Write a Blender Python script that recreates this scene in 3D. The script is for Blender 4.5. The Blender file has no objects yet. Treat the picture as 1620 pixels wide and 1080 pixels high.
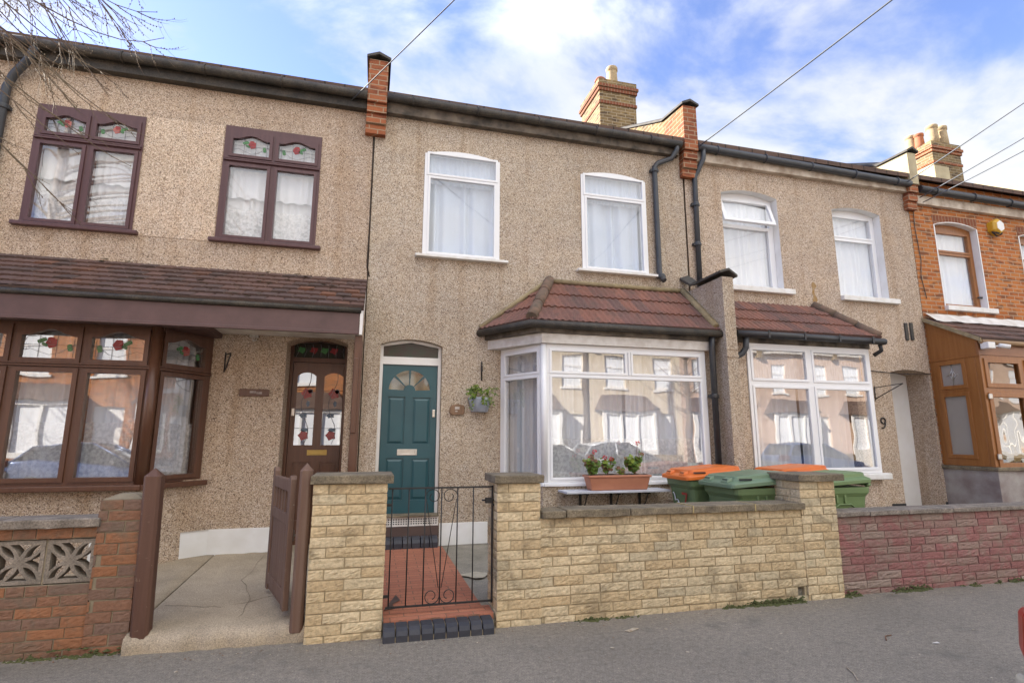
import bpy, bmesh, math, random
from math import sin, cos, pi, radians, sqrt, atan2
from mathutils import Vector, Matrix, noise as mnoise
from mathutils.geometry import tessellate_polygon

SC = bpy.context.scene
COL = SC.collection
rnd = random.Random(7)

# ------------------------------------------------------------------ camera
cam_d = bpy.data.cameras.new("camera"); cam = bpy.data.objects.new("camera", cam_d); COL.objects.link(cam)
cam_d.sensor_width = 36.0; cam_d.lens = 36.0 * 852.5 / 1620.0
cam_d.clip_start = 0.05; cam_d.clip_end = 2000
PITCH, YAW, ROLL = radians(10.17), radians(14.57), radians(0.123)
fw = Vector((sin(YAW) * cos(PITCH), cos(YAW) * cos(PITCH), sin(PITCH)))
rt = Vector((cos(YAW), -sin(YAW), 0)); up = rt.cross(fw)
r2 = rt * cos(ROLL) + up * sin(ROLL); u2 = -rt * sin(ROLL) + up * cos(ROLL)
cam.matrix_world = Matrix(((r2.x, u2.x, -fw.x, 0), (r2.y, u2.y, -fw.y, 0), (r2.z, u2.z, -fw.z, 1.5), (0, 0, 0, 1)))
SC.camera = cam

# ------------------------------------------------------------------ light
SUN_DIR = Vector((-0.75, 0.48, 0.50)).normalized()          # towards the sun: behind the terrace, from the left
SUN_EL = math.asin(SUN_DIR.z); SUN_AZ = atan2(SUN_DIR.x, SUN_DIR.y)
sl = bpy.data.lights.new("sun", 'SUN'); sl.energy = 5.0; sl.angle = radians(0.5); sl.color = (1.0, 0.93, 0.82)
so = bpy.data.objects.new("sun", sl); COL.objects.link(so)
so.rotation_euler = SUN_DIR.to_track_quat('Z', 'Y').to_euler()
W = bpy.data.worlds.new("World"); SC.world = W; W.use_nodes = True
wn = W.node_tree.nodes; wl = W.node_tree.links; wn.clear()
def wnode(t, **k):
    n = wn.new(t)
    for a, b in k.items(): setattr(n, a, b)
    return n
out = wnode('ShaderNodeOutputWorld'); bg = wnode('ShaderNodeBackground'); bg.inputs[1].default_value = 0.15
sky = wnode('ShaderNodeTexSky', sky_type='NISHITA', sun_disc=False, sun_elevation=SUN_EL, sun_rotation=SUN_AZ)
sky.air_density = 1.0; sky.dust_density = 0.3; sky.ozone_density = 2.5
tc = wnode('ShaderNodeTexCoord'); sep = wnode('ShaderNodeSeparateXYZ')
wl.new(tc.outputs['Generated'], sep.inputs[0])
def wmath(op, a, b=None, c=None):
    n = wnode('ShaderNodeMath', operation=op)
    for i, v in enumerate((a, b, c)):
        if v is None: continue
        if isinstance(v, (int, float)): n.inputs[i].default_value = v
        else: wl.new(v, n.inputs[i])
    return n.outputs[0]
den = wmath('ADD', wmath('MAXIMUM', sep.outputs[2], 0.0), 0.22)
cx = wmath('DIVIDE', sep.outputs[0], den); cy = wmath('DIVIDE', sep.outputs[1], den)
comb = wnode('ShaderNodeCombineXYZ'); wl.new(cx, comb.inputs[0]); wl.new(cy, comb.inputs[1]); comb.inputs[2].default_value = 3.3
n1 = wnode('ShaderNodeTexNoise'); n1.inputs['Scale'].default_value = 1.7; n1.inputs['Detail'].default_value = 9; n1.inputs['Roughness'].default_value = 0.56; n1.inputs['Distortion'].default_value = 0.25
mp = wnode('ShaderNodeMapping'); wl.new(comb.outputs[0], mp.inputs[0]); mp.inputs['Location'].default_value = (2.35, 0.75, 0); mp.inputs['Scale'].default_value = (0.9, 1.25, 1)
wl.new(mp.outputs[0], n1.inputs[0])
# more cloud towards +x (right of the street), thinner overhead to the left
bias = wmath('MULTIPLY', wmath('SUBTRACT', cx, 0.2), 0.085)
bias = wmath('MINIMUM', wmath('MAXIMUM', bias, -0.14), 0.12)
# extra cloud added behind the camera, out of view, to light the fronts
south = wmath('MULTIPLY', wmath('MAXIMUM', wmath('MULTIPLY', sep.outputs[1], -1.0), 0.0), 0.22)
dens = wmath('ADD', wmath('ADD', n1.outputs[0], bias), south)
mr = wnode('ShaderNodeMapRange', interpolation_type='SMOOTHSTEP'); wl.new(dens, mr.inputs[0])
mr.inputs[1].default_value = 0.46; mr.inputs[2].default_value = 0.62; mr.inputs[4].default_value = 0.92
n2 = wnode('ShaderNodeTexNoise'); n2.inputs['Scale'].default_value = 3.1; n2.inputs['Detail'].default_value = 6; wl.new(mp.outputs[0], n2.inputs[0])
ccol = wnode('ShaderNodeValToRGB'); ccol.color_ramp.elements[0].position = 0.32; ccol.color_ramp.elements[1].position = 0.62
ccol.color_ramp.elements[0].color = (1.62, 1.78, 2.08, 1); ccol.color_ramp.elements[1].color = (1.96, 2.0, 2.06, 1)
wl.new(n2.outputs[0], ccol.inputs[0])
mix = wnode('ShaderNodeMixRGB'); wl.new(mr.outputs[0], mix.inputs[0])
skc = wnode('ShaderNodeHueSaturation'); skc.inputs['Saturation'].default_value = 1.02; skc.inputs['Value'].default_value = 0.66
wl.new(sky.outputs[0], skc.inputs['Color']); tint = wnode('ShaderNodeMixRGB', blend_type='MULTIPLY'); tint.inputs[0].default_value = 1.0; tint.inputs[2].default_value = (1.02, .90, 1.06, 1); wl.new(skc.outputs[0], tint.inputs[1]); wl.new(tint.outputs[0], mix.inputs[1])
# added boost: cloud behind the camera and overhead brightened, warmed to light the fronts
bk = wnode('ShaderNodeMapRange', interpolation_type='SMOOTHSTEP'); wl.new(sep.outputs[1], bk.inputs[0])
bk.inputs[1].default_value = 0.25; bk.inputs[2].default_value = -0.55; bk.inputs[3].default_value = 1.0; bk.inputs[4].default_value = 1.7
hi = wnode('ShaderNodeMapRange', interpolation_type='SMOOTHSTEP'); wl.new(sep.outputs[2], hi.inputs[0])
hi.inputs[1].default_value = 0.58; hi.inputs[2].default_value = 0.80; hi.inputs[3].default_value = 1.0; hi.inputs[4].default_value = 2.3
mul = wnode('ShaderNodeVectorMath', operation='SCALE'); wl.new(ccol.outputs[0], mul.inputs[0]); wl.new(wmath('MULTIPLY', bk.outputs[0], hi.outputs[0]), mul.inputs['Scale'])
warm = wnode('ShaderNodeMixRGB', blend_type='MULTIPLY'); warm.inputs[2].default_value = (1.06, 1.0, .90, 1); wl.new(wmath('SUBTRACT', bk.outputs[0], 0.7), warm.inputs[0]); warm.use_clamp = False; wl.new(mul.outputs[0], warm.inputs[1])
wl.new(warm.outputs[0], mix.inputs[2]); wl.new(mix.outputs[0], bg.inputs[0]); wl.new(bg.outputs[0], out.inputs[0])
SC.view_settings.view_transform = 'Standard'; SC.view_settings.look = 'None'; SC.view_settings.gamma = 1.0
SC.view_settings.exposure = 1.82
SC.cycles.max_bounces = 8; SC.cycles.transparent_max_bounces = 16; SC.cycles.diffuse_bounces = 4

# ------------------------------------------------------------------ materials
class NT:
    def __init__(s, name):
        s.m = bpy.data.materials.new(name); s.m.use_nodes = True
        s.n = s.m.node_tree.nodes; s.l = s.m.node_tree.links; s.n.clear()
        s.out = s.n.new('ShaderNodeOutputMaterial'); s.p = s.n.new('ShaderNodeBsdfPrincipled')
        s.l.new(s.p.outputs[0], s.out.inputs[0]); s.tc = s.n.new('ShaderNodeTexCoord'); s.co = s.tc.outputs['Object']
    def node(s, t, **k):
        n = s.n.new(t)
        for a, b in k.items(): setattr(n, a, b)
        return n
    def noise(s, scale, detail=4, rough=0.55, vec=None, dist=0.0):
        n = s.node('ShaderNodeTexNoise'); n.inputs['Scale'].default_value = scale; n.inputs['Detail'].default_value = detail
        n.inputs['Roughness'].default_value = rough; n.inputs['Distortion'].default_value = dist
        s.l.new(vec or s.co, n.inputs[0]); return n.outputs[0]
    def ramp(s, v, pts, interp='LINEAR'):
        r = s.node('ShaderNodeValToRGB'); e = r.color_ramp.elements; r.color_ramp.interpolation = interp
        while len(e) < len(pts): e.new(0.5)
        for i, (p, c) in enumerate(pts):
            e[i].position = p; e[i].color = (*c, 1) if isinstance(c, tuple) else (c, c, c, 1)
        s.l.new(v, r.inputs[0]); return r.outputs[0]
    def mix(s, f, a, b, mode='MIX'):
        n = s.node('ShaderNodeMixRGB', blend_type=mode)
        for i, v in enumerate((f, a, b)):
            if isinstance(v, (int, float)): n.inputs[i].default_value = v
            elif isinstance(v, tuple): n.inputs[i].default_value = (*v, 1)
            else: s.l.new(v, n.inputs[i])
        return n.outputs[0]
    def math(s, op, a, b=None):
        n = s.node('ShaderNodeMath', operation=op)
        for i, v in enumerate((a, b)):
            if v is None: continue
            if isinstance(v, (int, float)): n.inputs[i].default_value = v
            else: s.l.new(v, n.inputs[i])
        return n.outputs[0]
    def bump(s, h, strength=0.3, dist=0.01):
        b = s.node('ShaderNodeBump'); b.inputs['Strength'].default_value = strength; b.inputs['Distance'].default_value = dist
        s.l.new(h, b.inputs['Height']); s.l.new(b.outputs[0], s.p.inputs['Normal']); return b
    def attr(s, nm='tone'):
        a = s.node('ShaderNodeAttribute'); a.attribute_name = nm; return a.outputs['Fac']
    def col(s, c): s.l.new(c, s.p.inputs['Base Color'])
    def rough(s, r, spec=None):
        s.p.inputs['Roughness'].default_value = r
        if spec is not None: s.p.inputs['Specular IOR Level'].default_value = spec

def M(name, c1, c2=None, scale=6.0, rough=0.6, bump=0.0, bscale=60.0, bdist=0.004, metal=0.0, spec=None, fine=0.0, detail=5):
    """weathered plain surface: two base colours blended by noise"""
    t = NT(name); c2 = c2 or tuple(v * 0.8 for v in c1)
    f = t.ramp(t.noise(scale, detail), [(0.35, 0.0), (0.68, 1.0)])
    c = t.mix(f, c1, c2)
    if fine: c = t.mix(fine, c, t.ramp(t.noise(bscale * 1.7, 2), [(0.3, 0.0), (0.7, 1.0)]), 'OVERLAY')
    t.col(c); t.rough(rough, spec); t.p.inputs['Metallic'].default_value = metal
    if bump: t.bump(t.noise(bscale, 4), bump, bdist)
    return t.m

def pebbledash(name, tint=(1, 1, 1), scale=124.0, light=1.0, stain=None):
    t = NT(name)
    v = t.node('ShaderNodeTexVoronoi'); v.inputs['Scale'].default_value = scale; t.l.new(t.co, v.inputs['Vector'])
    sp = t.node('ShaderNodeSeparateColor'); t.l.new(v.outputs['Color'], sp.inputs[0])
    def k(r, g, b):
        m_ = (r + g + b) / 3; r, g, b = (m_ + (v - m_) * .90 for v in (r, g, b)); return (min(1, r * tint[0] * light), min(1, g * tint[1] * light), min(1, b * tint[2] * light))
    c = t.ramp(sp.outputs[0], [(0.0, k(.12, .085, .062)), (0.13, k(.29, .215, .158)), (0.34, k(.48, .37, .275)), (0.62, k(.57, .46, .35)), (0.88, k(.67, .57, .46)), (1.0, k(.78, .71, .62))])
    big = t.ramp(t.noise(0.9, 5), [(0.3, 0.84), (0.7, 1.06)]); c = t.mix(1.0, c, big, 'MULTIPLY')
    pat = t.ramp(t.noise(3.5, 4), [(0.35, (1.02, .98, .93)), (0.65, (.97, .97, .98))]); c = t.mix(0.8, c, pat, 'MULTIPLY')
    # vertical rain streaks, slight
    mpn = t.node('ShaderNodeMapping'); mpn.inputs['Scale'].default_value = (5.0, 5.0, 0.35); t.l.new(t.co, mpn.inputs[0])
    st = t.ramp(t.noise(1.0, 4, vec=mpn.outputs[0]), [(0.52, 0.0), (0.74, 0.6)])
    c = t.mix(st, c, t.mix(1.0, c, (.74, .64, .52), 'MULTIPLY'))
    pa = t.ramp(t.noise(0.55, 3, 0.5, dist=0.8), [(0.50, 0.0), (0.53, 0.5)]); c = t.mix(pa, c, t.mix(1.0, c, (.93, .92, .93), 'MULTIPLY'))
    t.col(c); t.rough(0.92, 0.2)
    h = t.math('MULTIPLY', v.outputs['Distance'], -1.0)
    t.bump(h, 0.6, 0.006)
    return t.m

def brickwork(name, c1, c2, cm, bw=0.225, bh=0.075, mortar=0.008, dark=None, rough=0.85, bump=0.6, flat=False):
    t = NT(name); s = t.node('ShaderNodeSeparateXYZ'); t.l.new(t.co, s.inputs[0])
    cb = t.node('ShaderNodeCombineXYZ'); t.l.new(t.math('ADD', s.outputs[0], s.outputs[1]), cb.inputs[0]); t.l.new(s.outputs[2], cb.inputs[1])
    if flat: t.l.new(s.outputs[0], cb.inputs[0]); t.l.new(s.outputs[1], cb.inputs[1])
    wob = t.node('ShaderNodeMixRGB', blend_type='LINEAR_LIGHT'); wob.inputs[0].default_value = 0.004
    nz = t.node('ShaderNodeTexNoise'); nz.inputs['Scale'].default_value = 9; t.l.new(t.co, nz.inputs[0])
    t.l.new(cb.outputs[0], wob.inputs[1]); t.l.new(nz.outputs['Color'], wob.inputs[2])
    b = t.node('ShaderNodeTexBrick'); t.l.new(wob.outputs[0], b.inputs['Vector']); b.offset = 0.5
    b.inputs['Color1'].default_value = (*c1, 1); b.inputs['Color2'].default_value = (*c2, 1); b.inputs['Mortar'].default_value = (*cm, 1)
    b.inputs['Scale'].default_value = 1.0; b.inputs['Mortar Size'].default_value = mortar; b.inputs['Mortar Smooth'].default_value = 0.2
    b.inputs['Brick Width'].default_value = bw; b.inputs['Row Height'].default_value = bh; b.inputs['Bias'].default_value = -0.1
    c = b.outputs['Color']
    if dark:
        mpn = t.node('ShaderNodeMapping'); mpn.inputs['Scale'].default_value = (1 / bw, 1 / bw, 1 / bh); t.l.new(t.co, mpn.inputs[0])
        d = t.ramp(t.noise(0.9, 1, vec=mpn.outputs[0]), [(0.52, 0.0), (0.62, 0.8)])
        fm = t.math('SUBTRACT', 1.0, b.outputs['Fac'])
        c = t.mix(t.math('MULTIPLY', d, fm), c, dark)
    c = t.mix(1.0, c, t.ramp(t.noise(1.2, 5), [(0.3, .80), (0.7, 1.08)]), 'MULTIPLY')
    c = t.mix(0.5, c, t.ramp(t.noise(70, 3), [(0.3, .75), (0.7, 1.2)]), 'MULTIPLY')
    t.col(c); t.rough(rough, 0.25)
    h = t.math('ADD', t.math('MULTIPLY', b.outputs['Fac'], -1.0), t.math('MULTIPLY', t.noise(60, 4), 0.5))
    t.bump(h, bump, 0.006); return t.m

def tone_mat(name, pts, rough=0.85, bump=0.5, bscale=45, bdist=0.006, grime=None, fine=0.45):
    """per-piece colour from the 'tone' attribute + noise (laid bricks, tiles)"""
    t = NT(name); c = t.ramp(t.attr(), pts)
    c = t.mix(fine, c, t.ramp(t.noise(38, 5, 0.65), [(0.28, .45), (0.5, 1.0), (0.75, 1.35)]), 'MULTIPLY')
    c = t.mix(0.7, c, t.ramp(t.noise(2.2, 5), [(0.3, .78), (0.7, 1.1)]), 'MULTIPLY')
    if grime:
        colr, lo, hi, sc = grime
        g = t.ramp(t.noise(sc, 7, 0.68, dist=0.6), [(lo, 0.0), (hi, 0.85)]); c = t.mix(g, c, colr)
    t.col(c); t.rough(rough, 0.25); t.bump(t.noise(bscale, 6, 0.65), bump, bdist); return t.m

def wood(name, c1, c2, rough=0.4, axis='Z', flake=None):
    t = NT(name); mpn = t.node('ShaderNodeMapping'); sc = {'Z': (26, 26, 1.4), 'X': (1.4, 26, 26)}[axis]
    mpn.inputs['Scale'].default_value = sc; t.l.new(t.co, mpn.inputs[0])
    g = t.noise(1.0, 5, 0.6, vec=mpn.outputs[0], dist=0.5)
    c = t.mix(t.ramp(g, [(0.3, 0.0), (0.7, 1.0)]), c1, c2)
    if flake:
        f = t.ramp(t.noise(22, 6, 0.7, vec=None), [(0.64, 0.0), (0.68, 1.0)]); c = t.mix(f, c, flake)
    t.col(c); t.rough(rough); t.bump(g, 0.15, 0.003); return t.m

def glass(name, ior=2.0, tint=(1, 1, 1), wob=0.012, rough=0.0):
    m = bpy.data.materials.new(name); m.use_nodes = True; n = m.node_tree.nodes; l = m.node_tree.links; n.clear()
    o = n.new('ShaderNodeOutputMaterial'); mx = n.new('ShaderNodeMixShader'); tr = n.new('ShaderNodeBsdfTransparent'); gl = n.new('ShaderNodeBsdfGlossy')
    fr = n.new('ShaderNodeFresnel'); fr.inputs[0].default_value = ior; tr.inputs[0].default_value = (*tint, 1); gl.inputs['Roughness'].default_value = rough
    tcn = n.new('ShaderNodeTexCoord'); nz = n.new('ShaderNodeTexNoise'); nz.inputs['Scale'].default_value = 2.2; nz.inputs['Detail'].default_value = 1
    bp = n.new('ShaderNodeBump'); bp.inputs['Strength'].default_value = 1.0; bp.inputs['Distance'].default_value = wob
    l.new(tcn.outputs['Object'], nz.inputs[0]); l.new(nz.outputs[0], bp.inputs['Height']); l.new(bp.outputs[0], gl.inputs['Normal'])
    # one coating reflects: the rear face of the pane only transmits
    ge = n.new('ShaderNodeNewGeometry'); bf = n.new('ShaderNodeMath'); bf.operation = 'SUBTRACT'; bf.inputs[0].default_value = 1.0; l.new(ge.outputs['Backfacing'], bf.inputs[1])
    fm = n.new('ShaderNodeMath'); fm.operation = 'MULTIPLY'; l.new(fr.outputs[0], fm.inputs[0]); l.new(bf.outputs[0], fm.inputs[1])
    l.new(fm.outputs[0], mx.inputs[0]); l.new(tr.outputs[0], mx.inputs[1]); l.new(gl.outputs[0], mx.inputs[2]); l.new(mx.outputs[0], o.inputs[0]); return m

def cloth(name, c, lace=False):
    t = NT(name); t.rough(0.9, 0.1)
    col = t.mix(t.ramp(t.noise(2, 3), [(0.3, 0.0), (0.7, 1.0)]), c, tuple(v * 0.93 for v in c)); t.col(col)
    tl = t.node('ShaderNodeBsdfTranslucent'); t.l.new(col, tl.inputs[0])
    mx = t.node('ShaderNodeMixShader'); mx.inputs[0].default_value = 0.10
    t.l.new(t.p.outputs[0], mx.inputs[1]); t.l.new(tl.outputs[0], mx.inputs[2])
    tr = t.node('ShaderNodeBsdfTransparent'); m2 = t.node('ShaderNodeMixShader')
    if lace:
        v = t.node('ShaderNodeTexVoronoi'); v.inputs['Scale'].default_value = 26; t.l.new(t.co, v.inputs['Vector'])
        a = t.ramp(t.noise(26, 4), [(0.40, 0.45), (0.60, 0.10)])
        t.l.new(a, m2.inputs[0])
    else: m2.inputs[0].default_value = 0.04
    t.l.new(mx.outputs[0], m2.inputs[1]); t.l.new(tr.outputs[0], m2.inputs[2]); t.l.new(m2.outputs[0], t.out.inputs[0]); return t.m

m_dash = pebbledash('pebbledash grey pink', (.95, 0.96, 0.935))
m_dash_left = pebbledash('pebbledash warm', (.985, .945, .895))
m_dash_patch = pebbledash('pebbledash repaired', (1.05, 1.02, .97), light=1.13)
m_dash_right = pebbledash('pebbledash fine', (.975, .948, .915), scale=118)
m_brick_orange = brickwork('orange brick', (.50, .185, .052), (.40, .115, .032), (.44, .31, .20), dark=(.16, .07, .038))
m_brick_stock = brickwork('stock brick', (.27, .185, .082), (.16, .11, .055), (.36, .29, .19), dark=(.075, .052, .036))
m_brick_red = brickwork('red brick', (.35, .12, .052), (.26, .085, .038), (.36, .25, .16), dark=(.17, .055, .03))
m_brick_lint = brickwork('soldier brick', (.24, .085, .042), (.19, .065, .036), (.30, .19, .12), bw=0.075, bh=0.225)
m_render = M('cream render', (.50, .43, .27), (.36, .30, .19), 2.5, 0.9, 0.3)
m_white = M('white paint', (.80, .79, .77), (.74, .72, .68), 3, 0.35, 0.05, 90)
m_white_old = M('weathered white paint', (.74, .71, .66), (.56, .51, .45), 7, 0.6, 0.15, 60)
m_upvc = M('white upvc', (.82, .82, .82), (.78, .78, .78), 2, 0.25)
m_sill = M('white sill', (.78, .77, .74), (.66, .63, .57), 9, 0.5)
m_reveal = M('white reveal', (.80, .79, .77), (.72, .70, .67), 4, 0.7, 0.1, 50)
m_mahog = wood('mahogany frame', (.125, .056, .031), (.085, .037, .021), 0.32)
m_mahog_up = wood('rosewood frame', (.105, .048, .048), (.078, .032, .035), 0.38)
m_brown_fascia = M('brown fascia', (.115, .062, .056), (.085, .046, .042), 5, 0.45, 0.08, 40)
m_oak = wood('golden oak', (.34, .14, .038), (.26, .098, .024), 0.35)
m_black = M('black plastic', (.022, .022, .024), (.034, .033, .033), 9, 0.4)
m_grey_pipe = M('grey pipe', (.050, .054, .060), (.036, .038, .042), 5, 0.42)
m_gutter = M('weathered gutter', (.026, .023, .019), (.062, .050, .036), 7, 0.6, 0.35, 40, fine=.4)
m_fascia_dark = M('dark fascia', (.045, .038, .030), (.20, .16, .12), 5.5, 0.8, 0.25, 40)
m_fascia_cream = M('peeling cream fascia', (.60, .52, .42), (.33, .25, .18), 6, 0.75, 0.25, 40)
m_teal = M('teal paint', (.022, .090, .108), (.018, .075, .092), 3, 0.33, 0.05, 80)
m_glass = glass('window glass', 2.7, wob=0.0012)
m_glass_bay = glass('bay glass', 3.4, (.97, .97, .97), 0.0012)
m_obscure = glass('obscure glass', 2.2, (.72, .66, .5), 0.05, 0.12)
m_frost = M('frosted glass', (.36, .33, .29), (.31, .285, .25), 1.2, 0.25)
m_net = cloth('net curtain', (.88, .90, .93))
m_lace = cloth('lace curtain', (.80, .80, .80), True)
m_curt = cloth('pale curtain', (.68, .76, .88))
m_room = M('room wall', (.55, .52, .48), (.50, .47, .43), 1, 0.9)
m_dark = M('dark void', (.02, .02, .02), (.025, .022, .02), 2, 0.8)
m_lead = M('lead came', (.20, .20, .22), (.15, .15, .16), 9, 0.5)
m_rose = M('red glass', (.30, .028, .028), (.22, .02, .024), 14, 0.2)
m_rose_pale = M('pink glass', (.42, .14, .11), (.34, .09, .08), 14, 0.2)
m_leafgl = M('green glass', (.07, .22, .07), (.04, .14, .05), 14, 0.2)
m_bluegl = M('blue glass', (.07, .12, .18), (.05, .09, .13), 14, 0.2)
m_darkgl = M('dark stained glass', (.035, .022, .02), (.022, .035, .02), 9, 0.15)
m_brass = M('brass', (.46, .33, .11), (.38, .26, .08), 9, 0.4, metal=0.8)
m_steel = M('polished steel', (.62, .60, .55), (.5, .48, .44), 9, 0.3, metal=0.85)
m_iron = M('black iron', (.016, .016, .017), (.028, .024, .022), 12, 0.55)
m_stone = M('coping stone', (.23, .185, .12), (.12, .098, .066), 7, 0.95, 0.5, 50, 0.006, fine=0.35)
m_stone_grey = M('grey coping', (.25, .21, .17), (.13, .108, .085), 8, 0.95, 0.5, 50, 0.006, fine=0.35)
m_slate = M('dark coping', (.045, .042, .039), (.085, .075, .06), 9, 0.8, 0.3)
m_conc = M('concrete', (.40, .325, .23), (.29, .235, .165), 2.6, 0.95, 0.5, 70, 0.005, fine=0.35, detail=8)
m_conc_grey = M('grey concrete', (.30, .27, .215), (.17, .155, .12), 3.0, 0.95, 0.5, 70, 0.005, fine=0.35, detail=8)
m_block = M('screen block concrete', (.27, .225, .18), (.16, .135, .105), 9, 0.95, 0.4, 60, 0.005, fine=0.3)
m_mortar = M('mortar', (.42, .34, .21), (.30, .24, .145), 9, 0.95, 0.4, 70)
m_mortar_gr = M('grey mortar', (.29, .24, .16), (.19, .155, .105), 9, 0.95, 0.4, 70)
m_fillet = M('cement fillet', (.36, .285, .16), (.22, .175, .10), 10, 0.95, 0.5, 60)
m_plinth = M('white plinth', (.82, .81, .79), (.74, .72, .68), 4, 0.6, 0.2, 40)
m_yellow = tone_mat('yellow stone facing', [(0.0, (.53, .395, .225)), (0.35, (.60, .465, .275)), (0.65, (.635, .51, .32)), (0.9, (.58, .47, .295)), (1.0, (.49, .41, .27))],
                    grime=((.13, .10, .06), .52, .74, 2.9), bump=0.5, bscale=45, bdist=0.007, fine=0.62)
m_redpaint = tone_mat('flaking red painted brick', [(0.0, (.255, .112, .100)), (0.5, (.29, .132, .120)), (0.85, (.27, .165, .138)), (1.0, (.34, .26, .21))],
                      grime=((.25, .19, .15), .47, .66, 5.5), bump=0.7, bscale=28, bdist=0.010)
m_oldbrick = tone_mat('old red brick', [(0.0, (.30, .135, .066)), (0.35, (.255, .122, .068)), (0.7, (.215, .12, .078)), (1.0, (.185, .12, .09))],
                      grime=((.135, .112, .08), .50, .72, 4.5), bump=0.6)
m_tile_red = tone_mat('red roof tile', [(0.0, (.25, .115, .080)), (0.5, (.20, .102, .080)), (1.0, (.155, .092, .078))], rough=0.75, bump=0.3,
                      grime=((.115, .082, .066), .48, .70, 6.0))
m_tile_brown = tone_mat('brown plain tile', [(0.0, (.15, .088, .068)), (0.5, (.135, .084, .07)), (0.93, (.10, .07, .06)), (1.0, (.21, .10, .062))], rough=0.85, bump=0.35,
                        grime=((.062, .05, .034), .55, .72, 7.0))
m_ridge = M('ridge tile', (.20, .125, .085), (.11, .085, .06), 12, 0.9, 0.5, 40)
m_blue_brick = tone_mat('blue engineering brick', [(0.0, (.048, .050, .060)), (1.0, (.085, .082, .088))], rough=0.5, bump=0.2, fine=0.3)
m_redtile = brickwork('red quarry path', (.44, .175, .105), (.36, .138, .086), (.22, .12, .08), bw=0.22, bh=0.075, mortar=0.005, bump=0.3, flat=True)
m_step = M('brown step', (.10, .062, .050), (.08, .05, .042), 8, 0.6)
m_wood_old = wood('weathered brown wood', (.125, .066, .042), (.18, .112, .078), 0.75, flake=(.24, .19, .14))
m_wood_post = wood('stained brown post', (.085, .037, .022), (.115, .054, .032), 0.6, flake=(.20, .14, .09))
m_bin = M('green bin plastic', (.115, .175, .072), (.135, .195, .088), 3, 0.45, 0.08, 90)
m_bin_lid = M('green lid plastic', (.14, .21, .125), (.16, .23, .14), 3, 0.42, 0.08, 90)
m_orange = M('orange lid plastic', (.72, .17, .022), (.62, .14, .02), 3, 0.42, 0.08, 90)
m_bin_c = M('light green lid', (.155, .23, .088), (.135, .205, .08), 3, 0.45, 0.08, 90)
m_red_mark = M('red marking', (.40, .045, .03), (.32, .04, .03), 20, 0.6)
m_white_mark = M('white marking', (.75, .75, .73), (.6, .6, .58), 20, 0.6)
m_terra = M('terracotta plastic', (.46, .19, .105), (.40, .16, .09), 6, 0.55, 0.1, 60)
m_shelf = M('grey painted shelf', (.56, .57, .61), (.46, .47, .50), 8, 0.55)
m_pot_blue = M('pale blue pot', (.34, .39, .48), (.44, .48, .55), 16, 0.5, 0.2, 40)
m_leaf = M('leaf green', (.075, .145, .022), (.13, .19, .03), 22, 0.5)
m_leaf_y = M('light leaf green', (.16, .24, .022), (.24, .30, .04), 22, 0.5)
m_leaf_br = M('dry leaf', (.22, .10, .05), (.12, .07, .04), 22, 0.7)
m_petal = M('red petal', (.62, .02, .025), (.5, .015, .03), 18, 0.5)
m_petal_o = M('orange petal', (.70, .10, .03), (.6, .06, .03), 18, 0.5)
m_soil = M('soil', (.05, .035, .025), (.03, .022, .016), 20, 0.95, 0.6, 60)
m_moss = M('moss', (.055, .065, .016), (.085, .085, .03), 30, 0.95, 0.8, 90)
m_litter = M('pale litter', (.48, .42, .33), (.30, .22, .13), 30, 0.8)
m_bark = M('birch bark', (.34, .30, .26), (.10, .085, .07), 9, 0.9, 0.5, 30)
m_twig = M('birch twig', (.085, .045, .030), (.18, .14, .085), 1.5, 0.8)
m_pole = wood('creosoted pole', (.10, .07, .05), (.06, .042, .03), 0.8)
m_cable = M('grey cable', (.10, .11, .13), (.08, .09, .10), 3, 0.6)
m_yell = M('yellow plastic', (.62, .36, .03), (.55, .30, .02), 5, 0.4)
m_pot = M('buff chimney pot', (.46, .35, .20), (.33, .24, .13), 5, 0.8, 0.2)
m_pot_red = M('red chimney pot', (.36, .13, .06), (.28, .10, .05), 5, 0.8, 0.2)
m_road = M('asphalt', (.125, .118, .11), (.10, .096, .09), 2, 0.95, 0.6, 160, 0.004, fine=0.4)
m_ground = M('earth', (.12, .10, .07), (.07, .08, .04), 0.3, 0.95)
m_kerb = M('granite kerb', (.26, .25, .24), (.20, .19, .18), 20, 0.85, 0.3)
m_rooftile = brickwork('roof tiling', (.13, .082, .062), (.10, .066, .052), (.045, .034, .028), bw=0.25, bh=0.3, mortar=0.012)
def pave_mat():
    t = NT('pavement asphalt')
    c = t.mix(t.ramp(t.noise(0.8, 6), [(0.3, 0.0), (0.7, 1.0)]), (.25, .217, .172), (.195, .171, .136))
    sp = t.ramp(t.noise(95, 4, 0.75), [(0.30, .50), (0.5, 1.0), (0.70, 1.65)]); c = t.mix(0.85, c, sp, 'MULTIPLY')
    gr = t.ramp(t.noise(24, 5, 0.7), [(0.32, .74), (0.68, 1.24)]); c = t.mix(0.9, c, gr, 'MULTIPLY')
    st = t.ramp(t.noise(2.3, 6, 0.65), [(0.56, 0.0), (0.70, 0.5)]); c = t.mix(st, c, (.105, .098, .085))
    bw = t.ramp(t.noise(5.5, 5, 0.6), [(0.60, 0.0), (0.72, 0.4)]); c = t.mix(bw, c, (.20, .17, .125))
    ch = t.ramp(t.noise(75, 2), [(0.72, 0.0), (0.76, 0.75)]); c = t.mix(ch, c, (.34, .31, .26))
    t.col(c); t.rough(0.93, 0.25); t.bump(t.noise(170, 3), 0.7, 0.004); return t.m
m_pave = pave_mat()
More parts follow.
